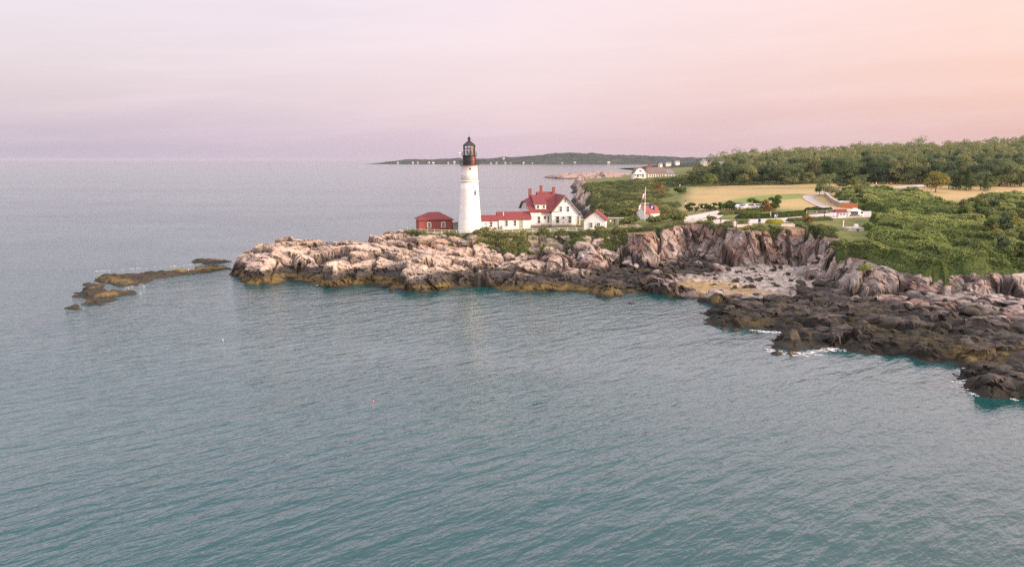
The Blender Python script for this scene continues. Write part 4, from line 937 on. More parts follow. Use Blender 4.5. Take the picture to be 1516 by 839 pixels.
# ------------------------------------------------------------------ brick fog signal building
sx, sy, sz_ = at_y(620.3, 341, 196); sz_ = ground(sx + 4, sy) + .03
fb = thing('brick_signal_building', 'low red brick building with a hipped red roof west of the lighthouse', 'building', (sx, sy, sz_), R(13))
W_, Dp, Hh = 8.75, 7.0, 2.75
mb = MB(); mb.bx(0, W_, 0, Dp, -.8, Hh); mb.build('wall', BRICK, fb)
mb = MB(); e = .4; A = [(-e, -e, Hh), (W_ + e, -e, Hh), (W_ + e, Dp + e, Hh), (-e, Dp + e, Hh)]; r0, r1 = (3.0, Dp / 2, Hh + 1.75), (W_ - 3.0, Dp / 2, Hh + 1.75)
mb.slab([A[0], A[1], r1, r0], .15); mb.slab([A[2], A[3], r0, r1], .15); mb.slab([A[3], A[0], r0], .15); mb.slab([A[1], A[2], r1], .15); mb.build('roof', ROOF, fb)
window(fb, (2.65, 0, 1.4), -90, .8, 1.05); window(fb, (6.3, 0, 1.4), -90, .8, 1.05)
mb = MB(); mb.bx(W_ + .7, W_ + 1.5, 1.2, 3.0, -.6, 1.9); mb.slab([(W_ + .6, 1.0, 2.0), (W_ + 1.7, 1.0, 2.1), (W_ + 1.7, 3.2, 2.1), (W_ + .6, 3.2, 2.0)], .1)
ox_, oy_, oz_ = at_y(674.5, 340, 197.5)
sb = thing('shed', 'small dark shed squeezed between the brick building and the white tower', 'shed', (ox_, oy_, ground(ox_, oy_)), R(8))
mb = MB(); mb.bx(-.6, .7, 0, 2.2, -.4, 1.7); mb.build('wall', TRIM, sb); mb = MB(); mb.slab([(-.8, -.2, 1.75), (.9, -.2, 2.0), (.9, 2.4, 2.0), (-.8, 2.4, 1.75)], .1); mb.build('roof', GREYROOF, sb)

# ------------------------------------------------------------------ garage, bell cottage
gx0, gy0, gz0 = at_y(864.3, 341, 191); gz0 = ground(gx0 + 2.5, gy0) + .02
ga = thing('garage', 'small white gabled garage with a red roof and two windows at the cliff edge', 'garage', (gx0, gy0, gz0), R(-11))
mb = MB(); mb.prism_y([(0, -1.0), (5.3, -1.0), (5.3, 2.35), (2.7, 4.45), (0, 2.35)], 0, 6.5); mb.build('wall', WHITE, ga)
mb = MB(); mb.slab([(2.7, -.3, 4.68), (-.35, -.3, 2.2), (-.35, 6.8, 2.2), (2.7, 6.8, 4.68)], .16); mb.slab([(2.7, -.3, 4.68), (2.7, 6.8, 4.68), (5.75, 6.8, 2.2), (5.75, -.3, 2.2)], .16); mb.build('roof', ROOF, ga)
window(ga, (1.75, 0, 1.05), -90, .8, 1.2, True, None, 2); window(ga, (3.6, 0, 1.0), -90, .8, 1.25, True, None, 2)
mb = MB(); mb.bx(2.3, 3.2, -.12, -.02, -.35, -.05); mb.build('step', STONE, ga)
cx0, cy0, cz0 = at_y(955.5, 325, 213); cz0 = ground(cx0 + 2, cy0)
bh = thing('bell_cottage', 'small white cottage with a faded red roof standing behind the flagpole', 'cottage', (cx0, cy0, cz0), R(28)); bh.scale = (.88,) * 3
mb = MB(); mb.prism_x([(0, -.8), (4.6, -.8), (4.6, 1.9), (2.3, 3.9), (0, 1.9)], 0, 5.6); mb.build('wall', WHITE, bh)
mb = MB(); mb.slab([(-.2, -.3, 1.7), (5.9, -.3, 1.7), (5.9, 2.3, 4.1), (-.2, 2.3, 4.1)], .15); mb.slab([(-.2, 2.3, 4.1), (5.9, 2.3, 4.1), (5.9, 4.9, 1.7), (-.2, 4.9, 1.7)], .15); mb.build('roof', ROOFD, bh)
window(bh, (1.6, 0, .95), -90, .55, .8, False); mb = MB(); mb.bx(3.0, 3.8, -.05, .02, .05, 1.7); mb.build('door', WHITEWOOD, bh)

# ------------------------------------------------------------------ flagpole
FLAGM = [material('flag_red', (.50, .07, .09), .8, .1), material('flag_white', (.78, .74, .74), .8, .05), material('flag_blue', (.04, .06, .20), .8, .1)]
fx, fy, fz_ = at_y(954.3, 322, 209); fz_ = ground(fx, fy)
fp = thing('flagpole', 'white flagpole with a crossed yard and three hanging flags in front of the cottage', 'flagpole', (fx, fy, fz_))
mb = MB(); mb.tube((0, 0, -.3), (0, 0, 5.0), .15, .12, 10); mb.tube((0, 0, 4.8), (0, 0, 9.0), .10, .055, 8); mb.build('pole', WHITE, fp, True)
mb = MB(); mb.lathe([(.02, 8.95), (.10, 9.03), (.12, 9.12), (.02, 9.22)], 10); mb.build('ball', BRASS, fp, True)
mb = MB(); mb.tube((-1.15, 0, 4.75), (1.15, 0, 4.75), .05, .05, 6); mb.build('yard', WHITE, fp)
def flag(parent, p, w, h, kind, droop, ang):
    nx, nz = 20, 13; V = []; Fq = []; MI = []
    for j in range(nz + 1):
        for i in range(nx + 1):
            u, v = i / nx, j / nz
            x = u * w * math.cos(droop); z = -v * h - u * w * math.sin(droop)
            y = .10 * math.sin(u * 9 + v * 2.0) * (.3 + u)
            V.append((p[0] + x * math.cos(ang) - y * math.sin(ang), p[1] + x * math.sin(ang) + y * math.cos(ang), p[2] + z))
    for j in range(nz):
        for i in range(nx):
            Fq.append((j * (nx + 1) + i, j * (nx + 1) + i + 1, (j + 1) * (nx + 1) + i + 1, (j + 1) * (nx + 1) + i))
            if kind == 'stripes': MI.append(2 if (i < 8 and j < 7) else j % 2)
            elif kind == 'blue': MI.append(1 if ((i - 10) / 3.0) ** 2 + ((j - 6) / 3.6) ** 2 < 1 else 2)
            else: MI.append(1 if not (6 <= j <= 7 and 6 < i < 14) else 2)
    me = bpy.data.meshes.new('flag'); me.from_pydata(V, [], Fq); me.update()
    for q in FLAGM: me.materials.append(q)
    me.polygons.foreach_set('material_index', MI); me.update()
    o = link_mesh('flag', me, None, parent); s = o.modifiers.new('cloth', 'SOLIDIFY'); s.thickness = .012
    return o
flag(fp, (-.06, 0, 8.3), 1.75, 1.15, 'stripes', R(62), R(200))['label'] = 'striped red and white flag with a blue corner at the masthead'
flag(fp, (-1.1, 0, 4.7), 1.2, .85, 'white', R(58), R(190))['label'] = 'white flag on the left end of the yard'
flag(fp, (1.1, 0, 4.75), 1.75, 1.05, 'blue', R(28), R(-15))['label'] = 'dark blue flag with a pale emblem on the yard'

# ------------------------------------------------------------------ distant houses
def gable_house(name, label, p, rz, w, d, h, rise, wall, roofm, wins=0, chim=False, group=None, cat='house', drop=6):
    o = thing(name, label, cat, p, rz, group)
    mb = MB(); mb.prism_x([(0, -drop), (d, -drop), (d, h), (d / 2, h + rise), (0, h)], -w / 2, w / 2); mb.build('wall', wall, o)
    mb = MB(); e = .4; k = rise / (d / 2)
    mb.slab([(-w / 2 - e, -e, h - e * k + .1), (w / 2 + e, -e, h - e * k + .1), (w / 2 + e, d / 2, h + rise + .12), (-w / 2 - e, d / 2, h + rise + .12)], .2)
    mb.slab([(-w / 2 - e, d / 2, h + rise + .12), (w / 2 + e, d / 2, h + rise + .12), (w / 2 + e, d + e, h - e * k + .1), (-w / 2 - e, d + e, h - e * k + .1)], .2); r_ = mb.build('roof', roofm, o)
    if chim: mb = MB(); mb.bx(w * .2, w * .2 + .9, d / 2 - .5, d / 2 + .5, h + rise - .5, h + rise + 1.5); mb.build('chimney', BRICK, r_)
    for i in range(wins): window(o, (-w / 2 + w * (i + .5) / wins, 0, h * .55), -90, min(1.0, w / wins * .45), 1.3, False)
    return o
mx, my, mz = at_y(961, 266, 570); mz = ground(mx, my) - .3
ms = thing('shore_mansion', 'large pale house with a long grey roof and a white gabled porch on the shore', 'house', (mx, my, mz), R(6))
mb = MB(); mb.bx(-1, 12.5, 0, 9, -4, 3.4); mb.prism_x([(0, 3.4), (9, 3.4), (7.6, 5.9), (4.5, 7.3), (1.4, 5.9)], -1, 12.5); mb.build('wall', CREAM, ms)
mb = MB(); mb.slab([(-1.3, -.7, 3.0), (12.8, -.7, 3.0), (12.8, 1.3, 6.1), (-1.3, 1.3, 6.1)], .2); mb.slab([(-1.3, 1.3, 6.12), (12.8, 1.3, 6.12), (12.8, 4.5, 7.6), (-1.3, 4.5, 7.6)], .2); mb.slab([(-1.3, 4.5, 7.6), (12.8, 4.5, 7.6), (12.8, 9.6, 3.4), (-1.3, 9.6, 3.4)], .2)
mr = mb.build('roof', GREYROOF, ms); mb = MB(); mb.bx(.2, 2.4, 3.9, 5.1, 6.5, 9.6); mb.bx(.1, 2.5, 3.8, 5.2, 9.6, 9.9); mb.build('chimney', BRICK, mr)
for i in range(7): window(ms, (.6 + i * 1.75, 0, 1.5), -90, .8, 1.7, False)
mb = MB(); mb.prism_y([(-11, -4), (-2.2, -4), (-2.2, 3.0), (-3.2, 5.6), (-6.6, 7.4), (-10, 5.6), (-11, 3.0)], .4, 9); pg = mb.build('porch_gable', WHITE, ms)
window(pg, (-6.6, .4, 5.0), -90, 1.6, 1.5, True, None, 3); window(pg, (-8.6, .4, 1.2), -90, 1.2, 1.7); window(pg, (-4.6, .4, 1.2), -90, 1.2, 1.7)
mb = MB(); mb.slab([(-11.4, -.1, 2.9), (-10, -.1, 5.85), (-10, 9.2, 5.85), (-11.4, 9.2, 2.9)], .2); mb.slab([(-10, -.1, 5.87), (-6.6, -.1, 7.7), (-6.6, 9.2, 7.7), (-10, 9.2, 5.87)], .2); mb.slab([(-6.6, -.1, 7.7), (-3.2, -.1, 5.87), (-3.2, 9.2, 5.87), (-6.6, 9.2, 7.7)], .2); mb.slab([(-3.2, -.1, 5.85), (-1.9, -.1, 2.9), (-1.9, 9.2, 2.9), (-3.2, 9.2, 5.85)], .2); mb.build('porch_roof', GREYROOF, pg)
mb = MB(); mb.bx(-12.5, -2.2, -2.4, .35, 2.7, 2.95); mb.bx(-12.5, -2.2, -2.4, .35, -.4, 0)
for i in range(6): mb.bx(-12.3 + i * 1.95, -12.1 + i * 1.95, -2.3, -2.1, 0, 2.7)
mb.bx(-12.5, -2.2, -2.4, -2.3, 3.6, 3.75); mb.build('veranda', WHITE, ms)
mb = MB(); mb.bx(12.5, 20, 1.0, 9, -4, 2.9); wgx = mb.build('side_wing', CREAM, ms); mb = MB(); mb.slab([(12.5, .4, 2.8), (20.5, .4, 2.8), (17.5, 5, 6.2), (12.5, 5, 6.2)], .2); mb.slab([(20.5, .4, 2.8), (20.5, 9.5, 2.8), (17.5, 5, 6.2)], .2); mb.slab([(12.5, 5, 6.2), (17.5, 5, 6.2), (20.5, 9.5, 2.8), (12.5, 9.5, 2.8)], .2); mb.build('wing_roof', SLATE, wgx)
for q in (14.2, 16.2, 18.4): window(wgx, (q, 1.0, 1.4), -90, .8, 1.5, False)
p = at_y(1050, 245, 690); gable_house('hill_house', 'long pale house with a dark roof half hidden among the trees on the slope', (p[0], p[1], p[2]), R(12), 10.5, 7, 3.6, 1.8, CREAM, SLATE, 5, True, drop=12)
p = at_y(1073, 250, 548); gable_house('slate_roof_house', 'house behind the trees showing mostly its blue grey slate roof', (p[0], p[1], p[2] - .6), R(-14), 10, 9, 2.4, 3.4, CREAM, SLATE, 3, drop=12)
p = at_y(1087, 241.5, 690); gable_house('small_hill_house', 'tiny pale house front peeping over the round trees', (p[0], p[1], p[2]), R(0), 4.5, 5, 3.0, 1.6, CREAM, SLATE, 1, drop=12)
# ------------------------------------------------------------------ paving, road, terrace
def flat_sheet(name, poly, z, mat, kind='structure'):
    bm = bmesh.new(); vs = [bm.verts.new((x, y, z(x, y) if callable(z) else z)) for x, y in poly]; f = bm.faces.new(vs)
    if f.normal.z < 0: f.normal_flip()
    bmesh.ops.triangulate(bm, faces=[f]); me = bpy.data.meshes.new(name); bm.to_mesh(me); bm.free()
    return tag(link_mesh(name, me, mat), kind=kind)
flat_sheet('plaza', PLAZA, lambda x, y: plaza_z(x, y) + .05, PAVE)
def spline(P, n=10):
    P = [np.array(p, float) for p in P]; out = []
    for i in range(len(P) - 1):
        p0, p1, p2, p3 = P[max(i - 1, 0)], P[i], P[i + 1], P[min(i + 2, len(P) - 1)]
        for k in range(n):
            u = k / n; out.append(.5 * (2 * p1 + (p2 - p0) * u + (2 * p0 - 5 * p1 + 4 * p2 - p3) * u * u + (3 * p1 - p0 - 3 * p2 + p3) * u ** 3))
    out.append(P[-1]); return out
def ribbon(name, line, width, mat, lift=.10, kind='structure', cross=6):
    L_ = spline(line, 14); V = []; Fq = []
    for i, p in enumerate(L_):
        d = L_[min(i + 1, len(L_) - 1)] - L_[max(i - 1, 0)]; d /= np.linalg.norm(d); nrm = np.array([-d[1], d[0]])
        w = width if not callable(width) else width(i / (len(L_) - 1))
        for k in range(cross + 1): q = p + nrm * w * (k / cross - .5); V.append((q[0], q[1]))
    V = np.array(V); z, _ = land(V[:, 0], V[:, 1]); V3 = np.stack([V[:, 0], V[:, 1], z + lift], 1)
    for i in range(len(L_) - 1):
        for k in range(cross): a = i * (cross + 1) + k; Fq.append((a, a + 1, a + cross + 2, a + cross + 1))
    me = fast_mesh(name, V3, Fq, True); 
    if len(me.polygons) and me.polygons[0].normal.z < 0: me.flip_normals()
    return tag(link_mesh(name, me, mat), kind=kind)
ribbon('road', pts([(1238,283.5,12.4),(1222,286,12.2),(1205,289,12),(1196,292,11.9),(1201,296.5,11.8),(1213,302,11.6),(1230,307,11.5),(1250,310.5,11.4),(1258,313,11.3)]), 3.8, ASPH, .12)
ribbon('terrace_path', pts([(1286,273.5,14.6),(1305,275.5,14.4),(1330,277,14.2),(1352,275.5,14.2),(1372,273,14.4)]), lambda u: 8 - 3 * abs(u - .5), PAVE, .25)
ribbon('picnic_ground', pts([(1380,294,12.4),(1400,294.5,12.4),(1432,294,12.4)]), 9, material('trodden_earth', (.33, .24, .17), .95, .15, .6), .2)
ribbon('shore_path', pts([(896,318.5,9.2),(915,321,9.2),(935,322.5,9.3),(950,322,9.4)]), 2.6, material('gravel_path', (.42, .35, .31), .95, .15, 1), .1)
ribbon('house_path', pts([(612,344,8),(660,346,8),(700,346,8),(760,345,8.2),(830,343.5,8.5),(862,344,8.6)]), 1.5, PAVE, .12)

# ------------------------------------------------------------------ fences and walls
def rail_fence(label, line, h=1.05, step=2.2, rails=2, mat=None, name='rail_fence', post=.11, group=None, boards=False):
    L_ = spline(line, 12); seg = np.cumsum([0] + [np.linalg.norm(L_[i + 1] - L_[i]) for i in range(len(L_) - 1)]); n = max(2, int(seg[-1] / step) + 1)
    ux = np.linspace(0, seg[-1], n); PX = np.interp(ux, seg, [p[0] for p in L_]); PY = np.interp(ux, seg, [p[1] for p in L_]); z, _ = land(PX, PY)
    o = thing(name, label, 'fence', (PX[0], PY[0], z[0]), 0, group); mat = mat or WHITEWOOD
    Q = [(PX[i] - PX[0], PY[i] - PY[0], z[i] - z[0]) for i in range(n)]
    for q in Q:
        mb = MB(); mb.bx(q[0] - post / 2, q[0] + post / 2, q[1] - post / 2, q[1] + post / 2, q[2] - .3, q[2] + h + .08); mb.build('post', mat, o)
    for k in range(rails):
        mb = MB(); zz = h * (k + 1) / rails - .06
        for a, b in zip(Q[:-1], Q[1:]): mb.tube((a[0], a[1] - .05, a[2] + zz), (b[0], b[1] - .05, b[2] + zz), .05, .05, 4)
        mb.build('rail', mat, o)
    if boards:
        mb = MB()
        for a, b in zip(Q[:-1], Q[1:]):
            for q in range(5):
                zz = h * (q + .5) / 5; mb.hexa([(a[0], a[1] - .09, a[2] + zz - .085), (b[0], b[1] - .09, b[2] + zz - .085), (b[0], b[1] - .06, b[2] + zz - .085), (a[0], a[1] - .06, a[2] + zz - .085), (a[0], a[1] - .09, a[2] + zz + .085), (b[0], b[1] - .09, b[2] + zz + .085), (b[0], b[1] - .06, b[2] + zz + .085), (a[0], a[1] - .06, a[2] + zz + .085)])
        mb.build('board_panel', mat, o)
    return o
rail_fence('thin pale fence round the lawn in front of the brick building', pts([(604,341,7.6),(606,345,7.6),(640,347.5,7.6),(676,349,7.6)]), 1.0, 1.9)
rail_fence('thin pale fence along the slope below the white tower and passage', pts([(682,349.5,7.6),(712,349,7.8),(745,347,8),(772,346,8.1)]), .95, 2.0)
rail_fence('thin pale fence in front of the big house', pts([(776,345.5,8.2),(812,344.5,8.4),(850,344,8.5),(863,345,8.5)]), .95, 2.0)
rail_fence('grey rail fence climbing the cliff top beside the garage', pts([(905,345,8.8),(915,342,9),(928,339.5,9.2),(942,338.5,9.4)]), 1.0, 2.0, 3, WOOD)
rail_fence('solid board fence on the cliff edge below the flagpole', pts([(944,341,9.5),(958,340.5,9.6),(976,340,9.8)]), 1.5, 2.9, 2, WOOD, 'board_fence', .18, None, True)
rail_fence('short board fence half lost in the bushes at the cliff corner', pts([(1013,331.5,10.5),(1029,331,10.6),(1046,330.5,10.7)]), 1.1, 2.4, 2, WHITEWOOD, 'board_fence', .14, None, True)
rail_fence('low rail fence beside the ticket kiosk', pts([(1194,315.8,11.3),(1214,315.6,11.3),(1238,315.2,11.3)]), .9, 2.6, 2, WOOD)
rail_fence('wooden rail fence behind the picnic tables', pts([(1366,289,12.9),(1400,289.5,12.8),(1444,288.5,12.8)]), 1.2, 3.0, 2, WOOD)
def stone_wall(label, line, h, w, mat, name='stone_wall'):
    L_ = spline(line, 12); P = np.array(L_); z, _ = land(P[:, 0], P[:, 1]); o = thing(name, label, 'wall', (P[0, 0], P[0, 1], z[0])); mb = MB()
    for i in range(len(P) - 1):
        d = P[i + 1] - P[i]; d /= np.linalg.norm(d); nx_, ny_ = -d[1] * w / 2, d[0] * w / 2; a, b = P[i] - P[0], P[i + 1] - P[0]; za, zb = z[i] - z[0], z[i + 1] - z[0]
        mb.hexa([(a[0] + nx_, a[1] + ny_, za - .4), (a[0] - nx_, a[1] - ny_, za - .4), (b[0] - nx_, b[1] - ny_, zb - .4), (b[0] + nx_, b[1] + ny_, zb - .4), (a[0] + nx_, a[1] + ny_, za + h), (a[0] - nx_, a[1] - ny_, za + h), (b[0] - nx_, b[1] - ny_, zb + h), (b[0] + nx_, b[1] + ny_, zb + h)])
    mb.build('masonry', mat, o)
    mb = MB()
    for i in range(len(P) - 1):
        d = P[i + 1] - P[i]; d /= np.linalg.norm(d); nx_, ny_ = -d[1] * (w + .12) / 2, d[0] * (w + .12) / 2; a, b = P[i] - P[0], P[i + 1] - P[0]; za, zb = z[i] - z[0] + h + .003, z[i + 1] - z[0] + h + .003
        mb.hexa([(a[0] + nx_, a[1] + ny_, za), (a[0] - nx_, a[1] - ny_, za), (b[0] - nx_, b[1] - ny_, zb), (b[0] + nx_, b[1] + ny_, zb), (a[0] + nx_, a[1] + ny_, za + .12), (a[0] - nx_, a[1] - ny_, za + .12), (b[0] - nx_, b[1] - ny_, zb + .12), (b[0] + nx_, b[1] + ny_, zb + .12)])
    mb.build('coping', GRANITE, o); return o
stone_wall('curving grey stone wall beside the road under the thicket', pts([(1222,289.5,12.2),(1228,295,12),(1235,299.5,11.9),(1244,303,11.8)]), 1.5, .5, STONE)
p0 = at_y(1243.5, 306, 247); p1 = at_y(1270, 305.5, 243)
w = MB(); zg = ground(p0[0], p0[1])
of = thing('orange_board_fence', 'bright orange board hoarding beside the road with a white van behind it', 'fence', (p0[0], p0[1], zg))
w.hexa([(0, 0, -.3), (p1[0] - p0[0], p1[1] - p0[1], -.3), (p1[0] - p0[0], p1[1] - p0[1] + .1, -.3), (0, .1, -.3), (0, 0, 1.6), (p1[0] - p0[0], p1[1] - p0[1], 1.4), (p1[0] - p0[0], p1[1] - p0[1] + .1, 1.4), (0, .1, 1.6)]); w.build('board_panel', ORANGE, of)
for k in range(4):
    u = .02 + k * .32; mb = MB(); mb.box((u * (p1[0] - p0[0]), u * (p1[1] - p0[1]) + .18, .75), (.12, .12, 1.7)); mb.build('post', WOOD, of)
# stone benches
def stone_bench(label, pa, pb, z):
    a = at_z(*pa, z); b = at_z(*pb, z); d = Vector((b[0] - a[0], b[1] - a[1], 0)); rz = math.atan2(d.y, d.x); Lb = d.length; zz = ground(*a)
    o = thing('stone_bench', label, 'bench', (a[0], a[1], zz), rz)
    for q in (0, Lb): mb = MB(); mb.bx(q - .4, q + .4, -.4, .4, -.3, 1.15); mb.hexa([(q - .45, -.45, 1.153), (q + .45, -.45, 1.153), (q + .45, .45, 1.153), (q - .45, .45, 1.153), (q - .2, -.2, 1.4), (q + .2, -.2, 1.4), (q + .2, .2, 1.4), (q - .2, .2, 1.4)]); mb.build('pier', GRANITE, o)
    mb = MB(); mb.bx(.4, Lb - .4, -.25, .25, -.3, .5); mb.bx(.4, Lb - .4, -.3, .3, .503, .62); mb.build('seat', GRANITE, o)
stone_bench('pale stone bench between two stone piers at the cliff top', (1087.5, 335), (1110, 334.5), 10.7)
def block(name, label, px, py, z, s, mat):
    a = at_z(px, py, z); o = thing(name, label, 'stone', (a[0], a[1], ground(*a))); mb = MB(); mb.bx(-s, s, -.35, .35, -.2, .45); mb.build('stone', mat, o); mb = MB(); mb.bx(-s * .85, s * .85, -.3, .3, .452, .6); mb.build('cap', mat, o)
block('stone_block', 'low white stone seat among yellow flowers beside the plaza', 1139, 330.5, 10.8, .8, WHITE)
block('stone_block', 'second low white stone seat east of the yellow flowers', 1150, 330.3, 10.8, .8, WHITE)
block('stone_slab', 'long flat pale slab in the grass near the cliff top', 1166, 334.8, 10.7, 1.6, GRANITE)
# lamp posts and bollards
def lamp_post(label, px, py, z, h, lit=False):
    a = at_z(px, py, z); o = thing('lamp_post', label, 'lamp post', (a[0], a[1], ground(*a)), 0, 'green lamp posts round the plaza')
    mb = MB(); mb.lathe([(.16, -.2), (.16, .35), (.09, .45), (.075, h - .45), (.12, h - .42)], 10); mb.build('post', GREENP, o)
    mb = MB(); mb.lathe([(.10, h - .42), (.20, h - .38), (.22, h - .1), (.10, h - .06)], 10); mb.build('lamp_shade', WHITE if lit else GREENP, o); mb = MB(); mb.lathe([(.24, h - .08), (.16, h + .03), (.03, h + .1)], 10); mb.build('cap', GREENP, o)
for a in (('green post in front of the stone bench', 1090.2, 336.5, 10.7, 2.7), ('green post on the cliff side of the plaza beside a crouching dark figure', 1122.5, 334.0, 10.8, 2.6), ('short green post among the flowers east of the two walkers', 1167, 325.5, 11, 1.5),
          ('dark post nearest the west end of the long hedge road edge', 1196, 322.8, 11.2, 1.35), ('dark post standing on the pavement just west of the kiosk', 1220.5, 320.5, 11.2, 1.5)): lamp_post(*a)
for lab, px, py in (('white capped post in front of the westernmost pair of dark bushes', 1029.5, 312.5), ('green post with a pale cap between two dark bushes', 1041, 313), ('white capped post before the middle of the dark bush row', 1053.5, 312.8), ('white capped post before the east end of the dark bush row', 1066, 311.8)): lamp_post(lab, px, py, 11.1, 2.0, True)

# ------------------------------------------------------------------ hedges and bushes round the plaza
def hedge(label, line, h, w, n, mat, seed, name='hedge'):
    L_ = spline(line, 12); P = np.array(L_); seg = np.concatenate([[0], np.cumsum(np.linalg.norm(np.diff(P, axis=0), axis=1))]); r = np.random.default_rng(seed)
    u = r.uniform(0, seg[-1], n); c = np.stack([np.interp(u, seg, P[:, 0]), np.interp(u, seg, P[:, 1])], 1); a = r.uniform(-.25, math.pi + .25, n); bump_ = .8 + .35 * fbm(u / 2.2, u * 0, seed, 2)
    d = np.gradient(P, axis=0); dxn = np.interp(u, seg, d[:, 0]); dyn = np.interp(u, seg, d[:, 1]); l = np.hypot(dxn, dyn); nx_, ny_ = -dyn / l, dxn / l
    endf = np.sqrt(np.clip(np.minimum(u, seg[-1] - u) / (w * .5), 0.05, 1))
    q = np.cos(a) * w / 2 * bump_ * endf; hz_ = np.maximum(np.sin(a), 0) * h * bump_ * endf * r.uniform(.75, 1.05, n); x, y = c[:, 0] + nx_ * q, c[:, 1] + ny_ * q; z, _ = land(x, y)
    o = thing(name, label, 'hedge', (P[0, 0], P[0, 1], z.min()))
    Pq = np.stack([x - P[0, 0], y - P[0, 1], z + hz_ - z.min()], 1); Nq = np.stack([nx_ * np.cos(a), ny_ * np.cos(a), np.sin(a) + .2], 1)
    leaves('foliage', Pq, Nq, .30, np.clip(r.normal(.5, .2, n), 0, 1), mat, o, seed)
    mb = MB(); m2 = int(seg[-1] / .9) + 2
    for uu in np.linspace(.3, seg[-1] - .3, m2): xx, yy = np.interp(uu, seg, P[:, 0]), np.interp(uu, seg, P[:, 1]); zz = ground(xx, yy) - z.min(); mb.tube((xx - P[0, 0], yy - P[0, 1], zz - .2), (xx - P[0, 0], yy - P[0, 1], zz + h * .6), .06, .04, 5)
    mb.build('stems', BARK, o); return o
hedge('long green hedge on the plaza behind the two walkers', pts([(1088,323.5,11),(1115,323.8,11),(1145,322.5,11.1),(1170,320.5,11.2),(1191,318.8,11.2)]), 1.35, 2.6, 9000, LEAF_DARK, 31)
hedge('low hedge mixed with orange flowers in the middle of the plaza', pts([(1064,318.5,11.1),(1085,317,11.1),(1105,317.6,11.1),(1125,317,11.1)]), .9, 2.6, 5000, LEAF_SCRUB, 32)
hedge('dark hedge between the dry grass and the kiosk road', pts([(1190,312.5,11.5),(1208,312,11.5),(1226,312.8,11.5),(1236,313,11.5)]), 1.5, 2.4, 5000, LEAF_DARK, 33)
hedge('dark hedge under the white cars', pts([(1090,313.5,11.3),(1110,313.6,11.3),(1130,313.2,11.3)]), .9, 2.2, 4000, LEAF_DARK, 34)
hedge('bright yellow green hedge on the dry grass behind the cottage', pts([(928,304,10.6),(955,303.5,10.9),(978,303,11.1),(992,302.5,11.3)]), 1.3, 3.2, 6000, LEAF_YELLOW, 35)
hedge('yellow flowers on the cliff side of the plaza', pts([(1134,330.8,10.8),(1144,331.5,10.8),(1158,330.5,10.8)]), .9, 2.0, 3000, LEAF_YELLOW, 36, 'flower_bed')
hedge('strip of bushes between the stone bench and the paving', pts([(1070,333,10.7),(1086,332.5,10.7),(1098,331.3,10.8),(1112,331,10.8)]), .8, 1.6, 3000, LEAF_SCRUB, 37)
hedge('low yellowish growth along the paving from the plaza to the kiosk', pts([(1165,328.5,10.9),(1185,327,11),(1205,326,11),(1232,324.5,11.1)]), .8, 2.6, 6000, LEAF_SCRUB, 38)
BUSH = [(0, 1021.5, 312.5, 1.25, 'tall dark bush at the west end of the plaza bush row', None), (3, 1030, 313.2, 1.2, 'small round dark bush second in the plaza bush row', None), (1, 1044.5, 311.5, 1.2, 'broad dark bush behind the pale post in the bush row', None), (0, 1054.5, 312, 1.15, 'dark bush in the middle of the plaza bush row', None),
        (2, 1066.5, 311.5, .95, 'dark bush just west of the tallest one in the bush row', None), (0, 1077, 311, 1.35, 'large dark bush touching the west side of the white cars', None), (1, 1085.5, 311, 1.3, 'wide dark bush at the side of the white tented car', None),
        (0, 1116, 308.5, 1.5, 'round dark bush behind the last white car', None), (2, 1131, 312.5, 1.3, 'dark reddish bush east of the white cars', LEAF_RUST), (2, 1146, 312, 1.75, 'tallest dark bush of the plaza with a rusty base', None), (0, 1138, 313.5, 1.1, 'low dark bush between the two rusty ones', LEAF_RUST),
        (1, 1007, 287.5, 1.9, 'round dark bush alone on the dry grass', None), (0, 1013, 285.5, 1.3, 'small bush at the back of the lone round bush', None),
        (1, 1052, 328.5, .9, 'light green bush on the cliff corner by the pale fence', LEAF_SCRUB), (1, 1004, 329, 1.5, 'bushy growth between the cottage and the plaza', LEAF_SCRUB), (0, 989, 323, 1.3, 'bush just east of the white cottage', LEAF_SCRUB), (0, 998, 326, 1.4, 'taller bush at the head of the cliff by the cottage', LEAF_SCRUB), (1, 980, 329, 1.3, 'wide bush in front of the red roofed cottage', LEAF_SCRUB),
        (1, 925, 334, 1.2, 'green bush on the lawn east of the garage', LEAF_SCRUB), (1, 936, 331.5, 1.3, 'green bush between the garage lawn and the cottage', LEAF_SCRUB), (3, 922, 322, 1.5, 'round bush by the gravel path behind the garage', LEAF_DARK), (1, 967, 332, 1.25, 'green bush at the foot of the cottage door', LEAF_SCRUB),
        (1, 715, 347, 1.1, 'round bush on the slope below the covered passage', LEAF_SCRUB), (0, 742, 352, 1.3, 'biggest round bush on the slope below the oil room wing', LEAF_SCRUB), (1, 675, 348.5, .8, 'green bush at the foot of the white tower', LEAF_SCRUB), (1, 806, 346.5, .95, 'bush below the corner of the big house', LEAF_SCRUB), (1, 888, 346.5, .9, 'bush at the cliff edge below the garage', LEAF_SCRUB),
        (1, 1280, 378.5, .9, 'bright green bush hanging over the rocky point', LEAF_SUMAC), (1, 1140, 335, 1.1, 'dense bush at the top of the sheer cliff', LEAF_SCRUB), (0, 1196, 331, 1.0, 'bush above the dark cleft in the cliff', LEAF_RUST)]
for k, px, py, s, lab, mt in BUSH:
    x, y, z = at_z(px, py, 11.2 if py < 329 and px > 985 else 8.6) + (0,)
    for _ in range(4): z = ground(x, y); x, y = at_z(px, py, z)
    shrub(k, x, y, s, lab, mt)
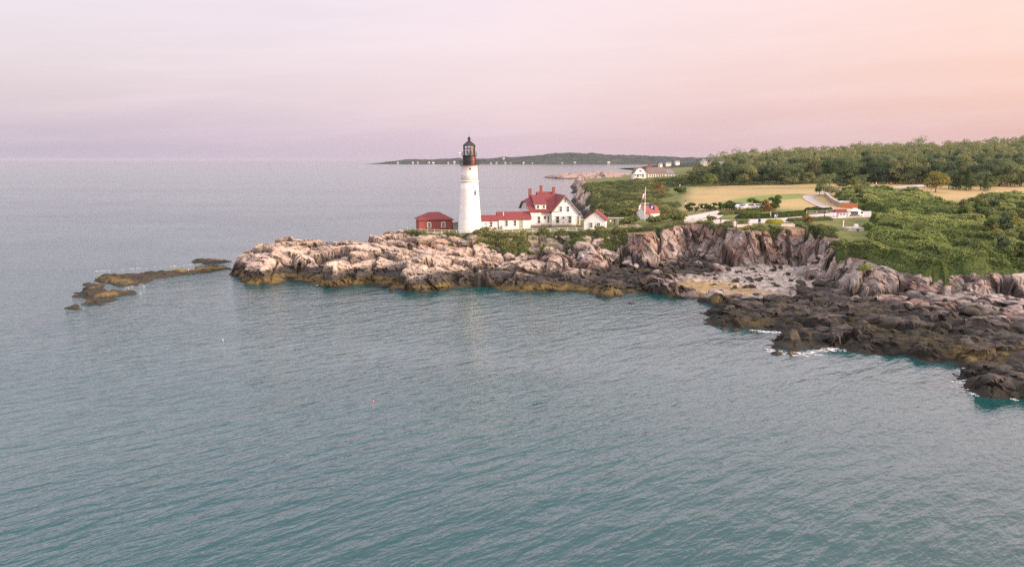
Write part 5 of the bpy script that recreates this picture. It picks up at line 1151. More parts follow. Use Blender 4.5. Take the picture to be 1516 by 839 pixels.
# single trees
def tree_at(kind, px, py, zg_, s, label, mat=None, name='tree', sz=1.0):
    x, y = at_z(px, py, zg_)
    for _ in range(3): z = ground(x, y); x, y = at_z(px, py, z)
    return plant_tree(kind, x, y, s, 1.0, label, name, 'tree', None, mat, None, sz)
tree_at(2, 1221, 290, 12.2, .92, 'round dark tree on two trunks beside the road bend', None, 'round_tree', .95)
tree_at(0, 1213, 288.5, 12.2, .55, 'smaller tree whose thin trunk stands right beside the road', None, 'round_tree', 1.1)
tree_at(7, 1384, 291, 12.6, 1.15, 'olive yellow round tree at the picnic ground', LEAF_OLIVE, 'round_tree', 1.0)
tree_at(6, 1411, 289, 12.8, .66, 'small dark conifer just east of the olive tree', None, 'conifer_tree'); tree_at(6, 1430, 288.5, 12.8, .85, 'taller dark conifer behind the picnic tables', None, 'conifer_tree'); tree_at(6, 1458, 288.5, 12.8, .66, 'last small conifer before the dry field', None, 'conifer_tree'); tree_at(5, 1419, 287.5, 12.8, .55, 'slim conifer between two others behind the picnic tables', None, 'conifer_tree')
LOW = [(1241,280.5,.62),(1252,279.5,.55),(1264,278.3,.66),(1277,277.3,.58),(1287,271.2,.72),(1299,270.6,.6),(1312,270.8,.68),(1326,270.4,.8),(1341,270.6,.66),(1356,270.2,.85),(1371,271,.72),(1391,283.5,.7),(1404,282.5,.8),(1421,282,.85),(1437,281.5,.75),(1451,282,.8),(1466,279.5,.7),(1478,274.5,.9),(1496,274.2,.85),(1512,274,.9)]
for i, (px, py, s_) in enumerate(LOW):
    tree_at(7 if i % 3 else 2, px, py, 13.5, s_, 'low bushy tree in the belt between the hillside thicket and the wood' if py > 273 else 'low bushy tree just behind the pale terrace path', (None, LEAF_SCRUB, LEAF_SUMAC)[i % 3], 'low_tree')['group'] = 'bushy trees above the hillside thicket'
tree_at(3, 1228, 277, 12.6, 1.1, 'big very dark tree at the field corner above the road', LEAF_CONIFER, 'dark_tree')
tree_at(7, 1050, 277, 12.4, .95, 'bright green low tree at the west end of the wood', LEAF_SUMAC, 'low_tree'); tree_at(7, 1036, 276.5, 12.4, .7, 'low pale green tree beside the bright one at the end of the wood', LEAF_SCRUB, 'low_tree'); tree_at(2, 1023, 276, 12.4, .62, 'low dark tree leaning towards the shore house', LEAF_DARK, 'low_tree')
tree_at(2, 975, 289, 12, .62, 'dark round bush like tree in the scrub above the flag', LEAF_RUST, 'low_tree')

# ------------------------------------------------------------------ kiosk, food truck, cars, van
def place(px, py, z):
    x, y = at_z(px, py, z)
    for _ in range(3): z = ground(x, y); x, y = at_z(px, py, z)
    return x, y, z
x, y, z = place(1247, 322, 11.2)
k = thing('ticket_kiosk', 'tiny white kiosk with a red roof reaching over a side porch', 'kiosk', (x, y, z), R(-4)); k.scale = (.85,) * 3
mb = MB(); mb.prism_x([(0, -.3), (2.0, -.3), (2.0, 1.75), (1.0, 2.35), (0, 1.75)], -1.15, 1.15); mb.build('wall', WHITE, k)
mb = MB(); mb.slab([(-2.2, -.3, 1.62), (1.35, -.3, 1.62), (1.35, 1.0, 2.5), (-2.2, 1.0, 2.5)], .1); mb.slab([(-2.2, 1.0, 2.5), (1.35, 1.0, 2.5), (1.35, 2.3, 1.62), (-2.2, 2.3, 1.62)], .1); mb.build('roof', ROOF, k)
for q in (-.5, .5): window(k, (q, 0, 1.0), -90, .6, .7, True, None, 2)
for q in (0, 2.0): mb = MB(); mb.bx(-2.1, -2.0, q - .05, q + .05, -.3, 1.65); mb.build('porch_post', WHITE, k)
def wheel(parent, p, r=.34, w=.22, ax='y'):
    mb = MB(); mb.tube((p[0], p[1] - w / 2, p[2]), (p[0], p[1] + w / 2, p[2]), r, r, 16); o = mb.build('wheel', RUBBER, parent); mb = MB(); mb.tube((p[0], p[1] - w / 2 - .02, p[2]), (p[0], p[1] + w / 2 + .02, p[2]), r * .55, r * .55, 12); mb.build('rim', STEEL, o)
x, y, z = place(1266, 323, 11.2)
k = thing('food_truck', 'white food truck with an open serving hatch and awning beside the kiosk', 'truck', (x, y, z), R(3))
mb = MB(); mb.prism_y([(-1.85, .4), (1.3, .4), (1.3, 1.2), (1.3, 2.2), (-1.85, 2.2)], 0, 1.9); mb.build('body', WHITE, k)
mb = MB(); mb.prism_y([(1.3, .4), (2.35, .4), (2.35, 1.05), (1.85, 1.95), (1.3, 2.0)], .05, 1.85); cb = mb.build('cab', WHITE, k); mb = MB(); mb.prism_y([(1.5, 1.15), (2.15, 1.15), (1.82, 1.8), (1.5, 1.8)], .0, .06); mb.build('side_window', PANE, cb)
mb = MB(); mb.bx(-1.2, .7, -.03, .03, 1.05, 1.75); mb.build('serving_hatch', PANE, k); mb = MB(); mb.slab([(-1.6, -1.1, 1.9), (1.0, -1.1, 1.9), (1.0, -.02, 2.12), (-1.6, -.02, 2.12)], .06); mb.build('awning', WHITE, k)
mb = MB(); mb.bx(-1.2, .7, -.32, -.03, .98, 1.04); mb.build('counter', STEEL, k); mb = MB(); mb.bx(-.4, .7, .5, 1.3, 2.2, 2.55); mb.build('roof_vent', WHITE, k); mb = MB(); mb.bx(-1.6, 1.2, -.035, .0, .55, .9); mb.build('menu_panel', GREENP, k)
for q in ((-1.1, .12, .34), (1.6, .12, .34), (-1.1, 1.78, .34), (1.6, 1.78, .34)): wheel(k, q)
def car(name, label, p, rz, paint, s=1.0, van=False, group=None):
    o = thing(name, label, 'van' if van else 'car', p, rz, group); o.scale = (s,) * 3
    if van: body = [(-2.6, .35), (2.6, .35), (2.65, 1.0), (2.0, 1.25), (1.55, 2.2), (-2.6, 2.25)]; glz = [(1.15, 1.3), (1.82, 1.3), (1.45, 2.02), (1.15, 2.02)]
    else: body = [(-2.1, .32), (2.1, .32), (2.15, .75), (1.0, .92), (.35, 1.42), (-1.25, 1.45), (-1.95, .98), (-2.15, .9)]; glz = [(-1.65, .98), (.85, .95), (.3, 1.36), (-1.2, 1.38)]
    mb = MB(); mb.prism_y(body, -.86, .86); mb.build('body', paint, o, False, .06)
    mb = MB(); mb.prism_y(glz, -.875, .875); mb.build('side_window', PANE, o)
    for q in (-1, 1):
        mb = MB(); xx = 2.12 if not van else 2.6; mb.bx(xx - .08, xx + .04, q * .62 - .16, q * .62 + .16, .58, .72); mb.build('headlight', WHITE, o); mb = MB(); mb.bx(-xx - .04, -xx + .08, q * .65 - .12, q * .65 + .12, .65, .85); mb.build('tail_light', REDP, o)
        for xw_ in ((-1.3, 1.35) if not van else (-1.6, 1.7)): wheel(o, (xw_, q * .78, .33))
    return o
CW = material('white_car_paint', (.75, .73, .72), .25, .03, 1, 0, None, 0, .6)
for px, py, rz, lab in ((1098, 311.2, .3, 'white car with a dark roof load parked behind the hedge, nearest the bush row'), (1112, 310.8, .15, 'silver white car parked second behind the plaza hedge'), (1123, 310.6, .1, 'white car parked last behind the plaza hedge, beside a dark bush')):
    x, y, z = place(px, py, 11.4); c_ = car('parked_car', lab, (x, y, z + .35), rz, CW, 1.0, False, 'cars parked behind the plaza hedge')
    if px == 1098:
        mb = MB(); mb.bx(-1.0, .2, -.6, .6, 1.46, 1.8); mb.build('roof_box', FLAGM[2], c_)
x, y, z = (p0[0] * .3 + p1[0] * .7, p0[1] + 1.5, ground(p0[0] * .3 + p1[0] * .7, p0[1] + 2)); car('white_van', 'white van showing its roof over the orange hoarding', (x, y + 1, z + .1), R(5), CW, .82, True)

# picnic tables
pt = None; r9 = random.Random(3)
for i, (px, py, lab) in enumerate(((1393, 295.5, 'picnic table closest to the olive tree'), (1405, 296, 'picnic table second from the olive tree'), (1412, 293.5, 'picnic table at the back beside the rail fence'), (1418, 295.5, 'picnic table in front of the slim conifer'), (1427, 294, 'picnic table farthest from the olive tree'))):
    x, y, z = place(px, py, 12.5)
    if pt is None:
        pt = thing('picnic_table', 'red brown wooden ' + lab, 'picnic table', (x, y, z + .2), .3, 'picnic tables on the trodden ground')
        mb = MB(); mb.bx(-1, 1, -.42, .42, .74, .80); mb.build('table_top', PICNIC_RED, pt)
        for q in (-.78, .78): mb = MB(); mb.bx(-1, 1, q - .15, q + .15, .44, .49); mb.build('bench_seat', PICNIC_RED, pt)
        for q in (-.7, .7): mb = MB(); mb.tube((q, -.75, 0), (q, -.2, .74), .05); mb.tube((q, .75, 0), (q, .2, .74), .05); mb.bx(q - .04, q + .04, -.85, .85, .38, .44); mb.build('leg_frame', PICNIC_RED, pt)
    else: dup(pt, (x, y, z + .2), r9.uniform(-.6, .6), None, 'red brown wooden ' + lab)
# viewing platform
x, y, z = PLATFORM[0], PLATFORM[1], ground(*PLATFORM[:2])
k = thing('viewing_platform', 'small grey stone platform with a white post set in the green hillside', 'platform', (x, y, z), R(8))
mb = MB(); mb.bx(-1.9, 1.9, -1.5, 1.2, -.6, .55); mb.build('base', GRANITE, k); mb = MB(); mb.bx(-1.95, 1.95, -1.55, 1.25, .553, .68); mb.build('slab', GRANITE, k); mb = MB(); mb.bx(-1.75, -1.62, 1.0, 1.13, .68, 2.2); mb.build('post', WHITE, k)
mb = MB(); mb.bx(.9, 1.7, .4, 1.1, .68, 1.3); mb.build('stone_block', WHITE, k); mb = MB(); mb.bx(.1, .7, -1.57, -1.5, .0, .35); mb.build('sign_plate', GREENP, k)
x, y, z = place(1395, 310, 11.8)
k = thing('weathered_handrail', 'grey weathered stair handrail half buried in the thicket', 'handrail', (x, y, z)); 
mb = MB(); mb.tube((-1.2, -2.2, 2.0), (1.4, 2.4, 3.5), .06); mb.build('rail', WOOD, k)
for u in (0, .5, 1): mb = MB(); q = (-1.2 + 2.6 * u, -2.2 + 4.6 * u, 2.0 + 1.5 * u); mb.tube((q[0], q[1], -.2), q, .06); mb.build('post', WOOD, k)

# ------------------------------------------------------------------ people
def person(label, px, py, zg_, shirt, trousers, hair, rz=0.0, stride=0.0, sit=False, child=1.0, lift=.0):
    x, y, z = place(px, py, zg_)
    o = thing('person', label, 'person', (x, y, z + lift), rz); o.scale = (child,) * 3
    hip = .50 if sit else .95
    if sit: jn = [(0, 0, hip), (0, 0, hip + .28), (0, .02, hip + .5), (0, .02, hip + .62), (0, .01, hip + .80)]; legs = lambda s: [(s * .10, 0, hip - .02), (s * .12, -.42, hip), (s * .12, -.44, .08), (s * .12, -.58, .05)]
    else: jn = [(0, 0, hip), (0, .01, 1.20), (0, .02, 1.42), (0, .0, 1.54), (0, -.02, 1.68)]; legs = lambda s: [(s * .10, 0, .90), (s * .11, -s * stride * .45 - .03, .50), (s * .11, -s * stride + .02, .08), (s * .12, -s * stride - .14, .04)]
    V = list(jn); E = [(0, 1), (1, 2), (2, 3), (3, 4)]; RAD = [.15, .14, .15, .055, .10]
    for s in (-1, 1):
        b = len(V); V += legs(s); E += [(0, b), (b, b + 1), (b + 1, b + 2), (b + 2, b + 3)]; RAD += [.095, .065, .045, .045]
        b = len(V); sh = jn[2]; V += [(s * .19, sh[1], sh[2] - .01), (s * .25, sh[1] + .02, sh[2] - .30), (s * .24, sh[1] - .10 - abs(stride) * .2, sh[2] - .54), (s * .23, sh[1] - .15 - abs(stride) * .2, sh[2] - .64)]; E += [(2, b), (b, b + 1), (b + 1, b + 2), (b + 2, b + 3)]; RAD += [.06, .048, .038, .04]
    me = bpy.data.meshes.new('body'); me.from_pydata(V, E, []); tmp = bpy.data.objects.new('body', me); COL.objects.link(tmp)
    sm = tmp.modifiers.new('skin', 'SKIN'); 
    for i, q in enumerate(me.skin_vertices[0].data): q.radius = (RAD[i], RAD[i]); q.use_root = (i == 0)
    sd = tmp.modifiers.new('sub', 'SUBSURF'); sd.levels = 1; sd.render_levels = 1
    ev = tmp.evaluated_get(bpy.context.evaluated_depsgraph_get()); m2 = bpy.data.meshes.new_from_object(ev); bpy.data.objects.remove(tmp, do_unlink=True)
    for c in (SKIN, shirt, trousers, SHOE): m2.materials.append(c)
    shz = jn[2][2]
    for p in m2.polygons:
        c = p.center; p.use_smooth = True
        if c.z > shz + .09: p.material_index = 0
        elif c.z < .10: p.material_index = 3
        elif abs(c.x) > .19 and c.z < shz - .2 and not sit: p.material_index = 0
        elif c.z < hip + .02: p.material_index = 2
        else: p.material_index = 1
    link_mesh('body', m2, None, o)
    hm_ = MB(); hd = jn[4]; hm_.lathe([(.125, -.02), (.135, .05), (.11, .12), (.05, .155), (.005, .16)], 12, (hd[0], hd[1] + .02, hd[2])); hm_.build('hair', hair, o, True)
SKIN = material('skin', (.50, .30, .21), .6, .05); SHOE = material('shoes', (.05, .045, .04), .6, .1)
cl = lambda n, c: material(n, c, .85, .08, 6)
NAVY = cl('navy_cloth', (.02, .03, .09)); WCL = cl('white_cloth', (.75, .72, .70)); BLUE = cl('blue_cloth', (.10, .22, .50)); PINK = cl('pink_cloth', (.75, .22, .25)); REDC = cl('red_cloth', (.6, .05, .05)); DENIM = cl('denim', (.09, .13, .24)); KHAKI = cl('khaki_cloth', (.35, .27, .17)); BLK = cl('black_cloth', (.02, .02, .022)); LBL = cl('pale_blue_cloth', (.35, .45, .62)); HAIRD = cl('dark_hair', (.03, .022, .018)); HAIRB = cl('brown_hair', (.12, .07, .04)); HAIRF = cl('fair_hair', (.40, .28, .14))
for a in (('person in white top and pale trousers on the lawn beside the garage', 903.6, 334.2, 9, WCL, KHAKI, HAIRB, .4, .1), ('person in navy clothes standing in the middle of the lawn group', 910, 333.4, 9, NAVY, BLK, HAIRD, -.5, 0), ('person in pale blue shirt nearest the bush on the garage lawn', 914.6, 333.6, 9, LBL, WCL, HAIRB, 1.2, .05),
          ('person with fair hair and jeans walking along the plaza hedge', 1140.3, 323.6, 11, KHAKI, DENIM, HAIRF, .9, .22), ('person in dark top bending beside the plaza hedge with a child', 1149.6, 323.4, 11, NAVY, LBL, HAIRD, -.4, .15), ('person in black standing alone by the green post at the cliff', 1124.6, 333.6, 10.8, BLK, BLK, HAIRD, 2.5, 0),
          ('person in pink top waiting at the food truck', 1271.6, 324.4, 11.2, PINK, BLK, HAIRD, 3.0, 0), ('person in dark shirt and white shorts alone on the dry field', 1014.6, 303.6, 11.4, BLK, WCL, HAIRD, .2, .2),
          ('person in blue shirt at the west end of the terrace path', 1291.8, 275.5, 14.4, BLUE, KHAKI, HAIRB, 0, .1), ('person in white at the terrace path edge', 1297, 275.2, 14.4, WCL, BLK, HAIRD, .4, .1), ('person in blue trousers standing on the pale terrace path', 1313.6, 277.2, 14.2, PINK, BLUE, HAIRB, 0, 0), ('person in bright red top on the terrace path', 1318.6, 275.0, 14.2, REDC, BLK, HAIRD, 0, .1),
          ('person in white shirt on the path along the old cove', 876, 301.5, 9, WCL, DENIM, HAIRB, 0, .2), ('person in red shirt on the path along the old cove', 883, 300.5, 9, REDC, BLK, HAIRD, 0, .2), ('person in white at the edge of the scrub by the dry field', 1006.5, 277.8, 12.3, WCL, KHAKI, HAIRB, 0, 0)):
    person(*a)
person('small child in white beside the bending adult', 1147.2, 323.6, 11, WCL, LBL, HAIRB, .3, .05, False, .62)
person('person in dark clothes resting on the paving by the cliff corner post', 1067, 330.4, 10.8, BLK, BLK, HAIRD, .3, 0, False, .7)

# ------------------------------------------------------------------ reefs, far rocks, far shore
def reef(name, label, poly, top, res, seed, gold=.5, mat=None, grow=1.2, cell=1.6, group=None, gaps_=0.0):
    P = np.array(poly); c = P.mean(0); x0, y0 = P.min(0) - 1; x1, y1 = P.max(0) + 1
    gx_, gy_ = np.meshgrid(np.arange(x0, x1, res), np.arange(y0, y1, res)); x, y = gx_.ravel(), gy_.ravel()
    v = voro2(x / cell, y / (cell * .8), seed); xw, yw = x + (v[2] - .5) * cell * .6, y + (v[3] - .5) * cell * .6
    s = sdf(xw, yw, poly); s = s - (.45 if gaps_ else 0) - np.clip(.53 - fbm(x / 3.2, y / 3.2, seed + 8, 2), 0, 1) * gaps_
    z = np.where(s < 0, s * .5 - .12, top * np.clip(ss(0, grow, s) * .55 + .45 * ss(0, grow * 5, s), 0, 1) * (.45 + .85 * v[2]) * (.6 + .8 * fbm(x / (cell * 2.5), y / (cell * 2.5), seed + 3, 2)) + .08)
    n2 = fbm(x / .8, y / .8, seed + 5, 3); n1 = fbm(x / (cell * 3), y / (cell * 3), seed + 6, 3); z = z + (n2 - .5) * .25 * min(1, top)
    col = lerp3((.020, .020, .016), (.055, .045, .03), n2)
    if gold >= 0: col = lerpA(col, lerp3((.10, .068, .022), (.20, .135, .04), n2), np.clip((n1 - .55 + .25 * gold) * 6, 0, 1) * ss(top * .30, top * .55, z))
    else: col = lerpA(col, lerp3((.17, .13, .125), (.36, .27, .24), n2), ss(top * .12, top * .35, z))
    I2 = np.arange(len(x)).reshape(gx_.shape); Fq = np.stack([I2[:-1, :-1], I2[:-1, 1:], I2[1:, 1:], I2[1:, :-1]], -1).reshape(-1, 4); Fq = Fq[z[Fq].max(1) > -.5]
    u, inv = np.unique(Fq, return_inverse=True); me = fast_mesh(name, np.stack([x - c[0], y - c[1], z], 1)[u], inv.reshape(-1, 4), False, None, col[u])
    o = link_mesh(name, me, mat or MAT_ROCK); o.location = (c[0], c[1], 0); return tag(o, label, 'reef', group)
reef('rock_reef', 'dark low reef with a golden weed hump, farthest out from the headland', pts([(91,458),(100,453),(120,449),(138,445),(122,442),(104,440),(97,436.5),(108,431),(128,426),(140,420.5),(158,420),(163,426),(175,430.5),(190,431),(216,431),(212,434),(196,437),(180,442),(172,446),(160,449),(150,454),(132,457),(112,460)]), 0.85, .22, 41, -.0, gaps_=10)
reef('rock_reef', 'long golden topped reef pointing from the headland out to sea', pts([(136,414),(150,408.5),(175,407),(207,406.5),(205,404),(225,402.5),(245,403),(268,400),(280,397),(310,394.5),(344,393),(344,397.5),(318,404),(290,406),(270,408),(248,411),(232,414),(218,420),(212,426),(196,428),(178,426),(160,421),(142,418)]), 0.85, .22, 42, .02, gaps_=10)
reef('rock_reef', 'small black flat reef behind the long golden one', pts([(283,386.5),(300,384.5),(322,384.5),(342,387),(330,390),(310,391.5),(290,390.5)]), .7, .25, 43, .0)
reef('rock_islet', 'tiny dark rock touching the tip of the golden humped reef', pts([(122,421.5),(130,419),(140,420),(136,423.5),(126,424)]), .6, .2, 44, .0)
for i, (px, py, w, lab) in enumerate(((1070, 487.5, 9, 'small black rock awash off the weedy point, nearest its tip'), (1090, 489, 14, 'larger black rock awash off the weedy point'), (1112, 492, 5, 'tiny black rock farthest from the weedy point'), (1150, 523, 12, 'black rock in the foam off the golden ledge'), (1173, 524, 13, 'second black rock in the foam under the golden ledge'), (900, 437, 16, 'dark weed covered rock in the cove shallows'), (935, 449, 7, 'lone black rock in open water off the cove'), (470, 420, 8, 'small dark rock at the foot of the headland'))):
    c = at_z(px, py, 0); rr_ = w / 2 * 26 / (FPX * .16); k = 11; q = random.Random(i)
    reef('rock_islet', lab, [(c[0] + rr_ * math.cos(6.283 * j / k) * q.uniform(.75, 1.2), c[1] + rr_ * .8 * math.sin(6.283 * j / k) * q.uniform(.75, 1.2)) for j in range(k)], .55, .16, 60 + i, .1, None, .6, .9)
reef('rock_reef', 'long low pink brown reef in the far bay behind the big house', pts([(803,263),(820,262),(850,260),(870,259.5),(900,259.5),(935,259),(934,262),(915,263.3),(880,264.2),(850,264.6),(825,264.8)]), 5.0, 1.6, 71, -1, None, 6, 9)
reef('rock_point', 'dark rocky point with pink boulders below the shore mansion', pts([(845,276.5),(860,272.5),(880,271),(905,268.5),(932,267),(945,272),(925,277),(895,280),(868,279),(852,278.5)]), 9.0, 1.2, 72, -1, None, 7, 8)

# distant shore and its houses
FAR_MAT = bpy.data.materials.new('far_woods'); FAR_MAT.use_nodes = True; t = FAR_MAT.node_tree; b = t.nodes['Principled BSDF']; b.inputs['Roughness'].default_value = 1; b.inputs['Specular IOR Level'].default_value = 0
v = N(t, 'ShaderNodeTexCoord').outputs['Object']; t.links.new(ramp(t, noise(t, mapping(t, v, scale=(.012, .012, .03)), 1.0, 6, .7), [(.35, (.025, .038, .032)), (.6, (.05, .062, .045)), (.72, (.09, .09, .06))]), b.inputs['Base Color'])
def far_ridge(name, prof, y0, y1, seed, base_py, n=700, label=None):
    px = np.array([p[0] for p in prof], float); py = np.array([p[1] for p in prof], float); u = np.linspace(px[0], px[-1], n); V = []; ym = (y0 + y1) / 2
    xs_ = (u - 758) / FPX * ym; hz_ = np.array([at_y(a, np.interp(a, px, py), ym)[2] for a in u]); rows = [(y0 - 40, -3), (y0, 0.03), (y0 + 40, .10), (y0 + (ym - y0) * .35, .5), (y0 + (ym - y0) * .7, .82), (ym, 1), (y1, .8), (y1 + 400, -.1)]
    out = []
    for (yy_, f) in rows:
        nz = fbm(xs_ / 60 + yy_, xs_ * 0 + yy_ / 50, seed, 4) - .5; zz_ = np.where(f > 0, hz_ * f + nz * (14 if f > .3 else 6 * (f > .05)) * np.clip(hz_ / 25, .1, 1), -5.0 if f < -1 else -6); out.append(np.stack([xs_, np.full(n, yy_), zz_], 1))
    V = np.vstack(out); I2 = np.arange(len(rows) * n).reshape(len(rows), n); Fq = np.stack([I2[:-1, :-1], I2[:-1, 1:], I2[1:, 1:], I2[1:, :-1]], -1).reshape(-1, 4)
    return tag(link_mesh(name, fast_mesh(name, V, Fq, False), FAR_MAT), kind='structure')
far_ridge('far_hills', [(560,242),(575,240),(600,237.2),(625,236),(650,236.2),(680,234.5),(700,235),(730,234),(752,232.5),(775,231),(800,229),(820,227.3),(845,226.5),(870,226.8),(895,228),(915,229.5),(935,229.5),(960,231),(990,231.5),(1020,233),(1060,234),(1100,236)], 4700, 5600, 81, 243)
far_ridge('distant_point', [(935,249.5),(952,248),(968,246),(985,243.5),(1000,242),(1030,240),(1080,238)], 1900, 2200, 82, 250, 260)
hr_ = random.Random(12); FARWALL = material('weathered_clapboard', (.45, .40, .37), .8, .1)
FARH = [q for i_, q in enumerate([(588,240.5),(597,240),(611,240.8),(618,240),(626,241),(634,240.3),(641,241),(655,239.7),(663,240.8),(672,240),(712,241.3),(727,241.8),(735,241),(741,242),(748,241),(756,241.5),(763,241.2),(775,241.6),(788,241.8),(812,242),(832,241.7),(851,241.2),(881,242.3),(901,241),(746,234.2),(752,234.5),(762,235.2),(768,234.6)]) if i_ % 3 != 1]
rows_lab = ('on the low western end of the far shore', 'under the highest far hill')
for i, (px, py) in enumerate(FARH):
    p = at_y(px, py, 4720 if py > 236 else 4990); w = hr_.uniform(6, 13) * (1.5 if px in (881, 901) else 1)
    gable_house('far_house', 'tiny pale house %s' % ('among the trees near the top of the far hill' if py < 236 else rows_lab[0] if px < 690 else 'at the waterline ' + rows_lab[1]), (p[0], p[1] + hr_.uniform(-15, 15), max(p[2] - 2 + hr_.uniform(-1.5, 2), 1)), hr_.uniform(-.4, .4), w, 9, hr_.uniform(3, 5.5), 3, FARWALL if hr_.random() < .5 else GRANITE, SLATE if hr_.random() < .6 else WHITEWOOD, 0, False, 'houses on the far shore', 'house', 8)
for i, (px, py, w, lab) in enumerate(((990, 243.2, 15, 'large white house on the wooded point beyond the mansion'), (1003.5, 241, 12, 'white house among trees behind the wooded point'), (979, 244.5, 8, 'small white house at the seaward end of the wooded point'))):
    p = at_y(px, py + .6, 1990); gable_house('point_house', lab, p, .2 * i, w * .85, 9, 3.6, 3, CREAM, SLATE, 4, False, None, 'house', 8)

# ------------------------------------------------------------------ boulders
def boulder_mesh(seed):
    r = random.Random(seed); bm = bmesh.new(); bmesh.ops.create_icosphere(bm, subdivisions=2, radius=1.0)
    planes = [(Vector((r.gauss(0, 1), r.gauss(0, 1), r.gauss(0, .8))).normalized(), r.uniform(.55, .85)) for _ in range(11)]
    for v in bm.verts:
        for n_, d_ in planes:
            e_ = v.co.dot(n_) - d_
            if e_ > 0: v.co -= n_ * e_
        v.co += Vector((r.gauss(0, .02), r.gauss(0, .02), r.gauss(0, .02)))
    me = bpy.data.meshes.new('boulder'); bm.to_mesh(me); bm.free(); return me
DARKROCK = material('weedy_rock', (.020, .019, .016), .85, .45, 1.5, .06, 4, 0, .3, (.06, .052, .034)); PALEROCK = material('pale_rock', (.30, .25, .235), .85, .3, 1.2, .06, 4, 0, .3, (.48, .41, .375)); PINKROCK = material('pink_rock', (.32, .22, .17), .85, .3, 1.0, .08, 3, 0, .3, (.52, .38, .30))
BM_ = [boulder_mesh(900 + i) for i in range(8)]
br = random.Random(21); cand = []
def scatter_boulders(n, box, cond, mat, smin, smax, name, label, group):
    done = tries = 0
    while done < n and tries < n * 60:
        tries += 1; x, y = br.uniform(box[0], box[1]), br.uniform(box[2], box[3])
        z, mm = land(np.array([x]), np.array([y])); g = {k_: float(v_[0]) for k_, v_ in mm.items()}
        if not cond(x, y, float(z[0]), g): continue
        s = smin + (smax - smin) * br.random() ** 2.2; me = BM_[br.randrange(8)]
        o = bpy.data.objects.new(name, me); COL.objects.link(o); 
        if not me.materials: me.materials.append(DARKROCK)
        o.material_slots[0].link = 'OBJECT'; o.material_slots[0].material = mat
        o.location = (x, y, float(z[0]) + s * .12); o.rotation_euler = (br.uniform(-.3, .3), br.uniform(-.3, .3), br.uniform(0, 6.3)); o.scale = (s * br.uniform(.8, 1.4), s * br.uniform(.7, 1.1), s * br.uniform(.5, .85)); tag(o, label, 'boulder', group); done += 1
scatter_boulders(150, (24, 62, 140, 178), lambda x, y, z, g: .2 < g['sA'] and g['t'] < .1 and g['mB'] < .3 and z > .2, DARKROCK, .35, 1.3, 'weedy_boulder', 'dark weed covered boulder on the rubble shore below the middle cliff', 'dark boulders below the middle cliff')
scatter_boulders(95, (38, 105, 84, 136), lambda x, y, z, g: 1.0 < g['sA'] and g['t'] < .05 and g['mB'] < .2 and z > .25, DARKROCK, .4, 1.7, 'weedy_boulder', 'dark weed covered boulder on the broad eastern rock shelf', 'dark boulders on the eastern shelf')
scatter_boulders(60, (40, 68, 146, 174), lambda x, y, z, g: g['mB'] > .6 and g['t'] < .1, DARKROCK, .3, 1.1, 'beach_boulder', 'dark boulder lying on the pale pebble beach', 'dark boulders on the pebble beach')
scatter_boulders(60, (40, 70, 146, 174), lambda x, y, z, g: g['mB'] > .5 and g['t'] < .1 and z > 1.2, PALEROCK, .25, .7, 'beach_stone', 'pale stone lying on the pebble beach', 'pale stones on the pebble beach')
scatter_boulders(60, (14, 72, 150, 182), lambda x, y, z, g: .02 < g['t'] < .22 and z > 1.2, PALEROCK, .3, 1.1, 'fallen_rock', 'pale fallen rock at the foot of the cliff above the dark shore', 'pale rocks at the foot of the cliff')
scatter_boulders(40, (78, 106, 112, 128), lambda x, y, z, g: .02 < g['t'] < .5 or (z > 1.9 and x > 84 and g['t'] < .3), PALEROCK, .3, .9, 'fallen_rock', 'pale rock at the foot of the low cliff at the east edge', 'pale rocks below the eastern cliff')
# foam where the swell breaks
FOAM = material('foam', (.70, .71, .72), .9, .08, 2)
_t = FOAM.node_tree; _b = _t.nodes['Principled BSDF']; _t.links.new(ramp(_t, noise(_t, N(_t, 'ShaderNodeTexCoord').outputs['Object'], 6, 3), [(.38, (.15,) * 3), (.6, (.9,) * 3)]), _b.inputs['Alpha'])
def foam(label, line, w, seed, n=60):
    L_ = spline(line, 14); r = random.Random(seed); mb = MB()
    for i in range(n):
        p = L_[r.randrange(len(L_))]; x, y = p[0] + r.gauss(0, w), p[1] + r.gauss(0, w); s = r.uniform(.05, .24); k = 7; z = .035 + r.uniform(0, .02)
        V = [(x + s * r.uniform(1.0, 2.6) * math.cos(6.283 * j / k), y + s * r.uniform(.4, 1.0) * math.sin(6.283 * j / k), z) for j in range(k)] + [(x, y, z + s * .25)]
        mb.add(V, [(j, (j + 1) % k, k) for j in range(k)])
    tag(mb.build('sea_foam', FOAM), label, None, None, 'stuff')
foam('white foam breaking round the golden ledge', pts([(1140,520),(1160,524),(1185,524),(1215,519),(1238,516)]), .6, 1, 190)
foam('white foam at the eastern rocks', pts([(1428,548),(1440,556),(1432,570),(1450,584),(1500,588)]), .6, 2, 170)
foam('white foam under the weedy point', pts([(1118,489),(1140,492),(1164,492)]), .4, 3, 90)
foam('thin foam line along the outer side of the reefs', pts([(140,402),(200,398),(260,394),(300,390.5)]), .5, 4, 70)
foam('white foam at the foot of the headland', pts([(462,421),(474,423),(480,421)]), .35, 5, 22)
foam('white foam between the outer reefs', pts([(150,440),(175,434),(196,424),(210,421),(205,436)]), .4, 6, 40)
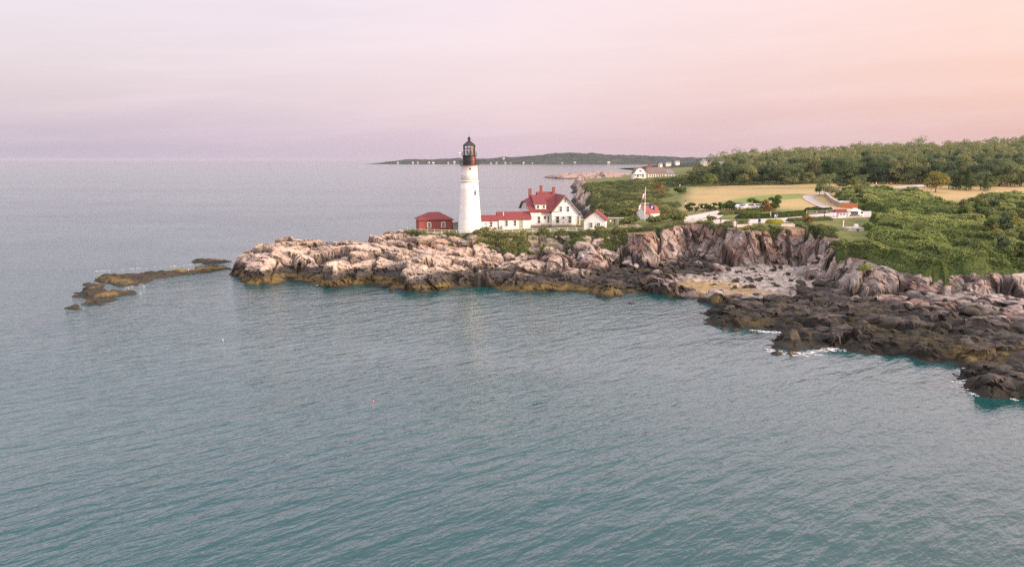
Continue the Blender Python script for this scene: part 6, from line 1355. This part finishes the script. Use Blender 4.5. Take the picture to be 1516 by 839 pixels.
# buoys and gulls
def buoy(label, px, py, mat):
    x, y = at_z(px, py, 0); o = thing('buoy', label, 'buoy', (x, y, 0)); o.scale = (.38,) * 3; mb = MB(); mb.lathe([(.02, -.15), (.16, -.08), (.17, .22), (.10, .33), (.03, .36)], 12); mb.build('float', mat, o, True); mb = MB(); mb.tube((0, 0, .3), (.03, 0, .62), .025); mb.build('stick', WHITE, o)
ORB = material('buoy_orange', (.75, .16, .05), .5, .05)
for a in (('orange lobster buoy close to the west foot of the headland', 370, 434, ORB), ('white lobster buoy in the open middle water', 330, 503, WHITE), ('orange lobster buoy in the nearer open water', 553, 595, ORB), ('red lobster buoy alone on the outer sea left of the reefs', 87, 400, ORB)): buoy(*a)
def gull(label, px, py, zg_):
    x, y = at_z(px, py, zg_); o = thing('gull', label, 'bird', (x, y, zg_), fr.uniform(0, 6)); mb = MB()
    V = []; prof = [(-.26, .02, .20), (-.16, .07, .19), (-.02, .10, .19), (.10, .085, .22), (.16, .05, .29), (.20, .055, .35), (.25, .045, .36), (.30, .012, .34)]; k = 8
    for (xx, rr_, zz_) in prof: V += [(xx, rr_ * math.cos(6.283 * j / k), zz_ + rr_ * math.sin(6.283 * j / k)) for j in range(k)]
    mb.add(V, [(i * k + j, i * k + (j + 1) % k, (i + 1) * k + (j + 1) % k, (i + 1) * k + j) for i in range(len(prof) - 1) for j in range(k)] + [tuple(range(k - 1, -1, -1)), tuple(range((len(prof) - 1) * k, len(prof) * k))]); mb.tube((0, .04, 0), (0, .04, .14), .012); mb.tube((0, -.04, 0), (0, -.04, .14), .012); mb.build('body', WHITE, o, True)
    for q in (-1, 1): mb = MB(); mb.hexa([(-.3, q * .05, .22), (.08, q * .09, .22), (.08, q * .115, .2), (-.3, q * .06, .2), (-.3, q * .04, .25), (.06, q * .07, .28), (.06, q * .10, .28), (-.3, q * .055, .25)]); mb.build('wing', SLATE, o)
gull('white gull on the golden ledge of the east shore', 1221, 472.5, 1.7); gull('white gull on the long golden reef', 279, 401, .9)
# ------------------------------------------------------------------ the evening air
hm = bpy.data.materials.new('air'); hm.use_nodes = True; t = hm.node_tree; t.nodes.clear()
pv = N(t, 'ShaderNodeVolumePrincipled'); pv.inputs['Color'].default_value = (.48, .50, .61, 1); pv.inputs['Density'].default_value = 4.2e-5
pv.inputs['Anisotropy'].default_value = 0.0
ho = N(t, 'ShaderNodeOutputMaterial'); L(t, pv, 0, ho, 1)
try: hm.cycles.homogeneous_volume = True
except Exception: pass
hb = MB(); hb.bx(-44000, 44000, -44000, 44000, -4, 82)
tag(hb.build('haze', hm), 'thin evening haze over the sea and the land', None, None, 'stuff')
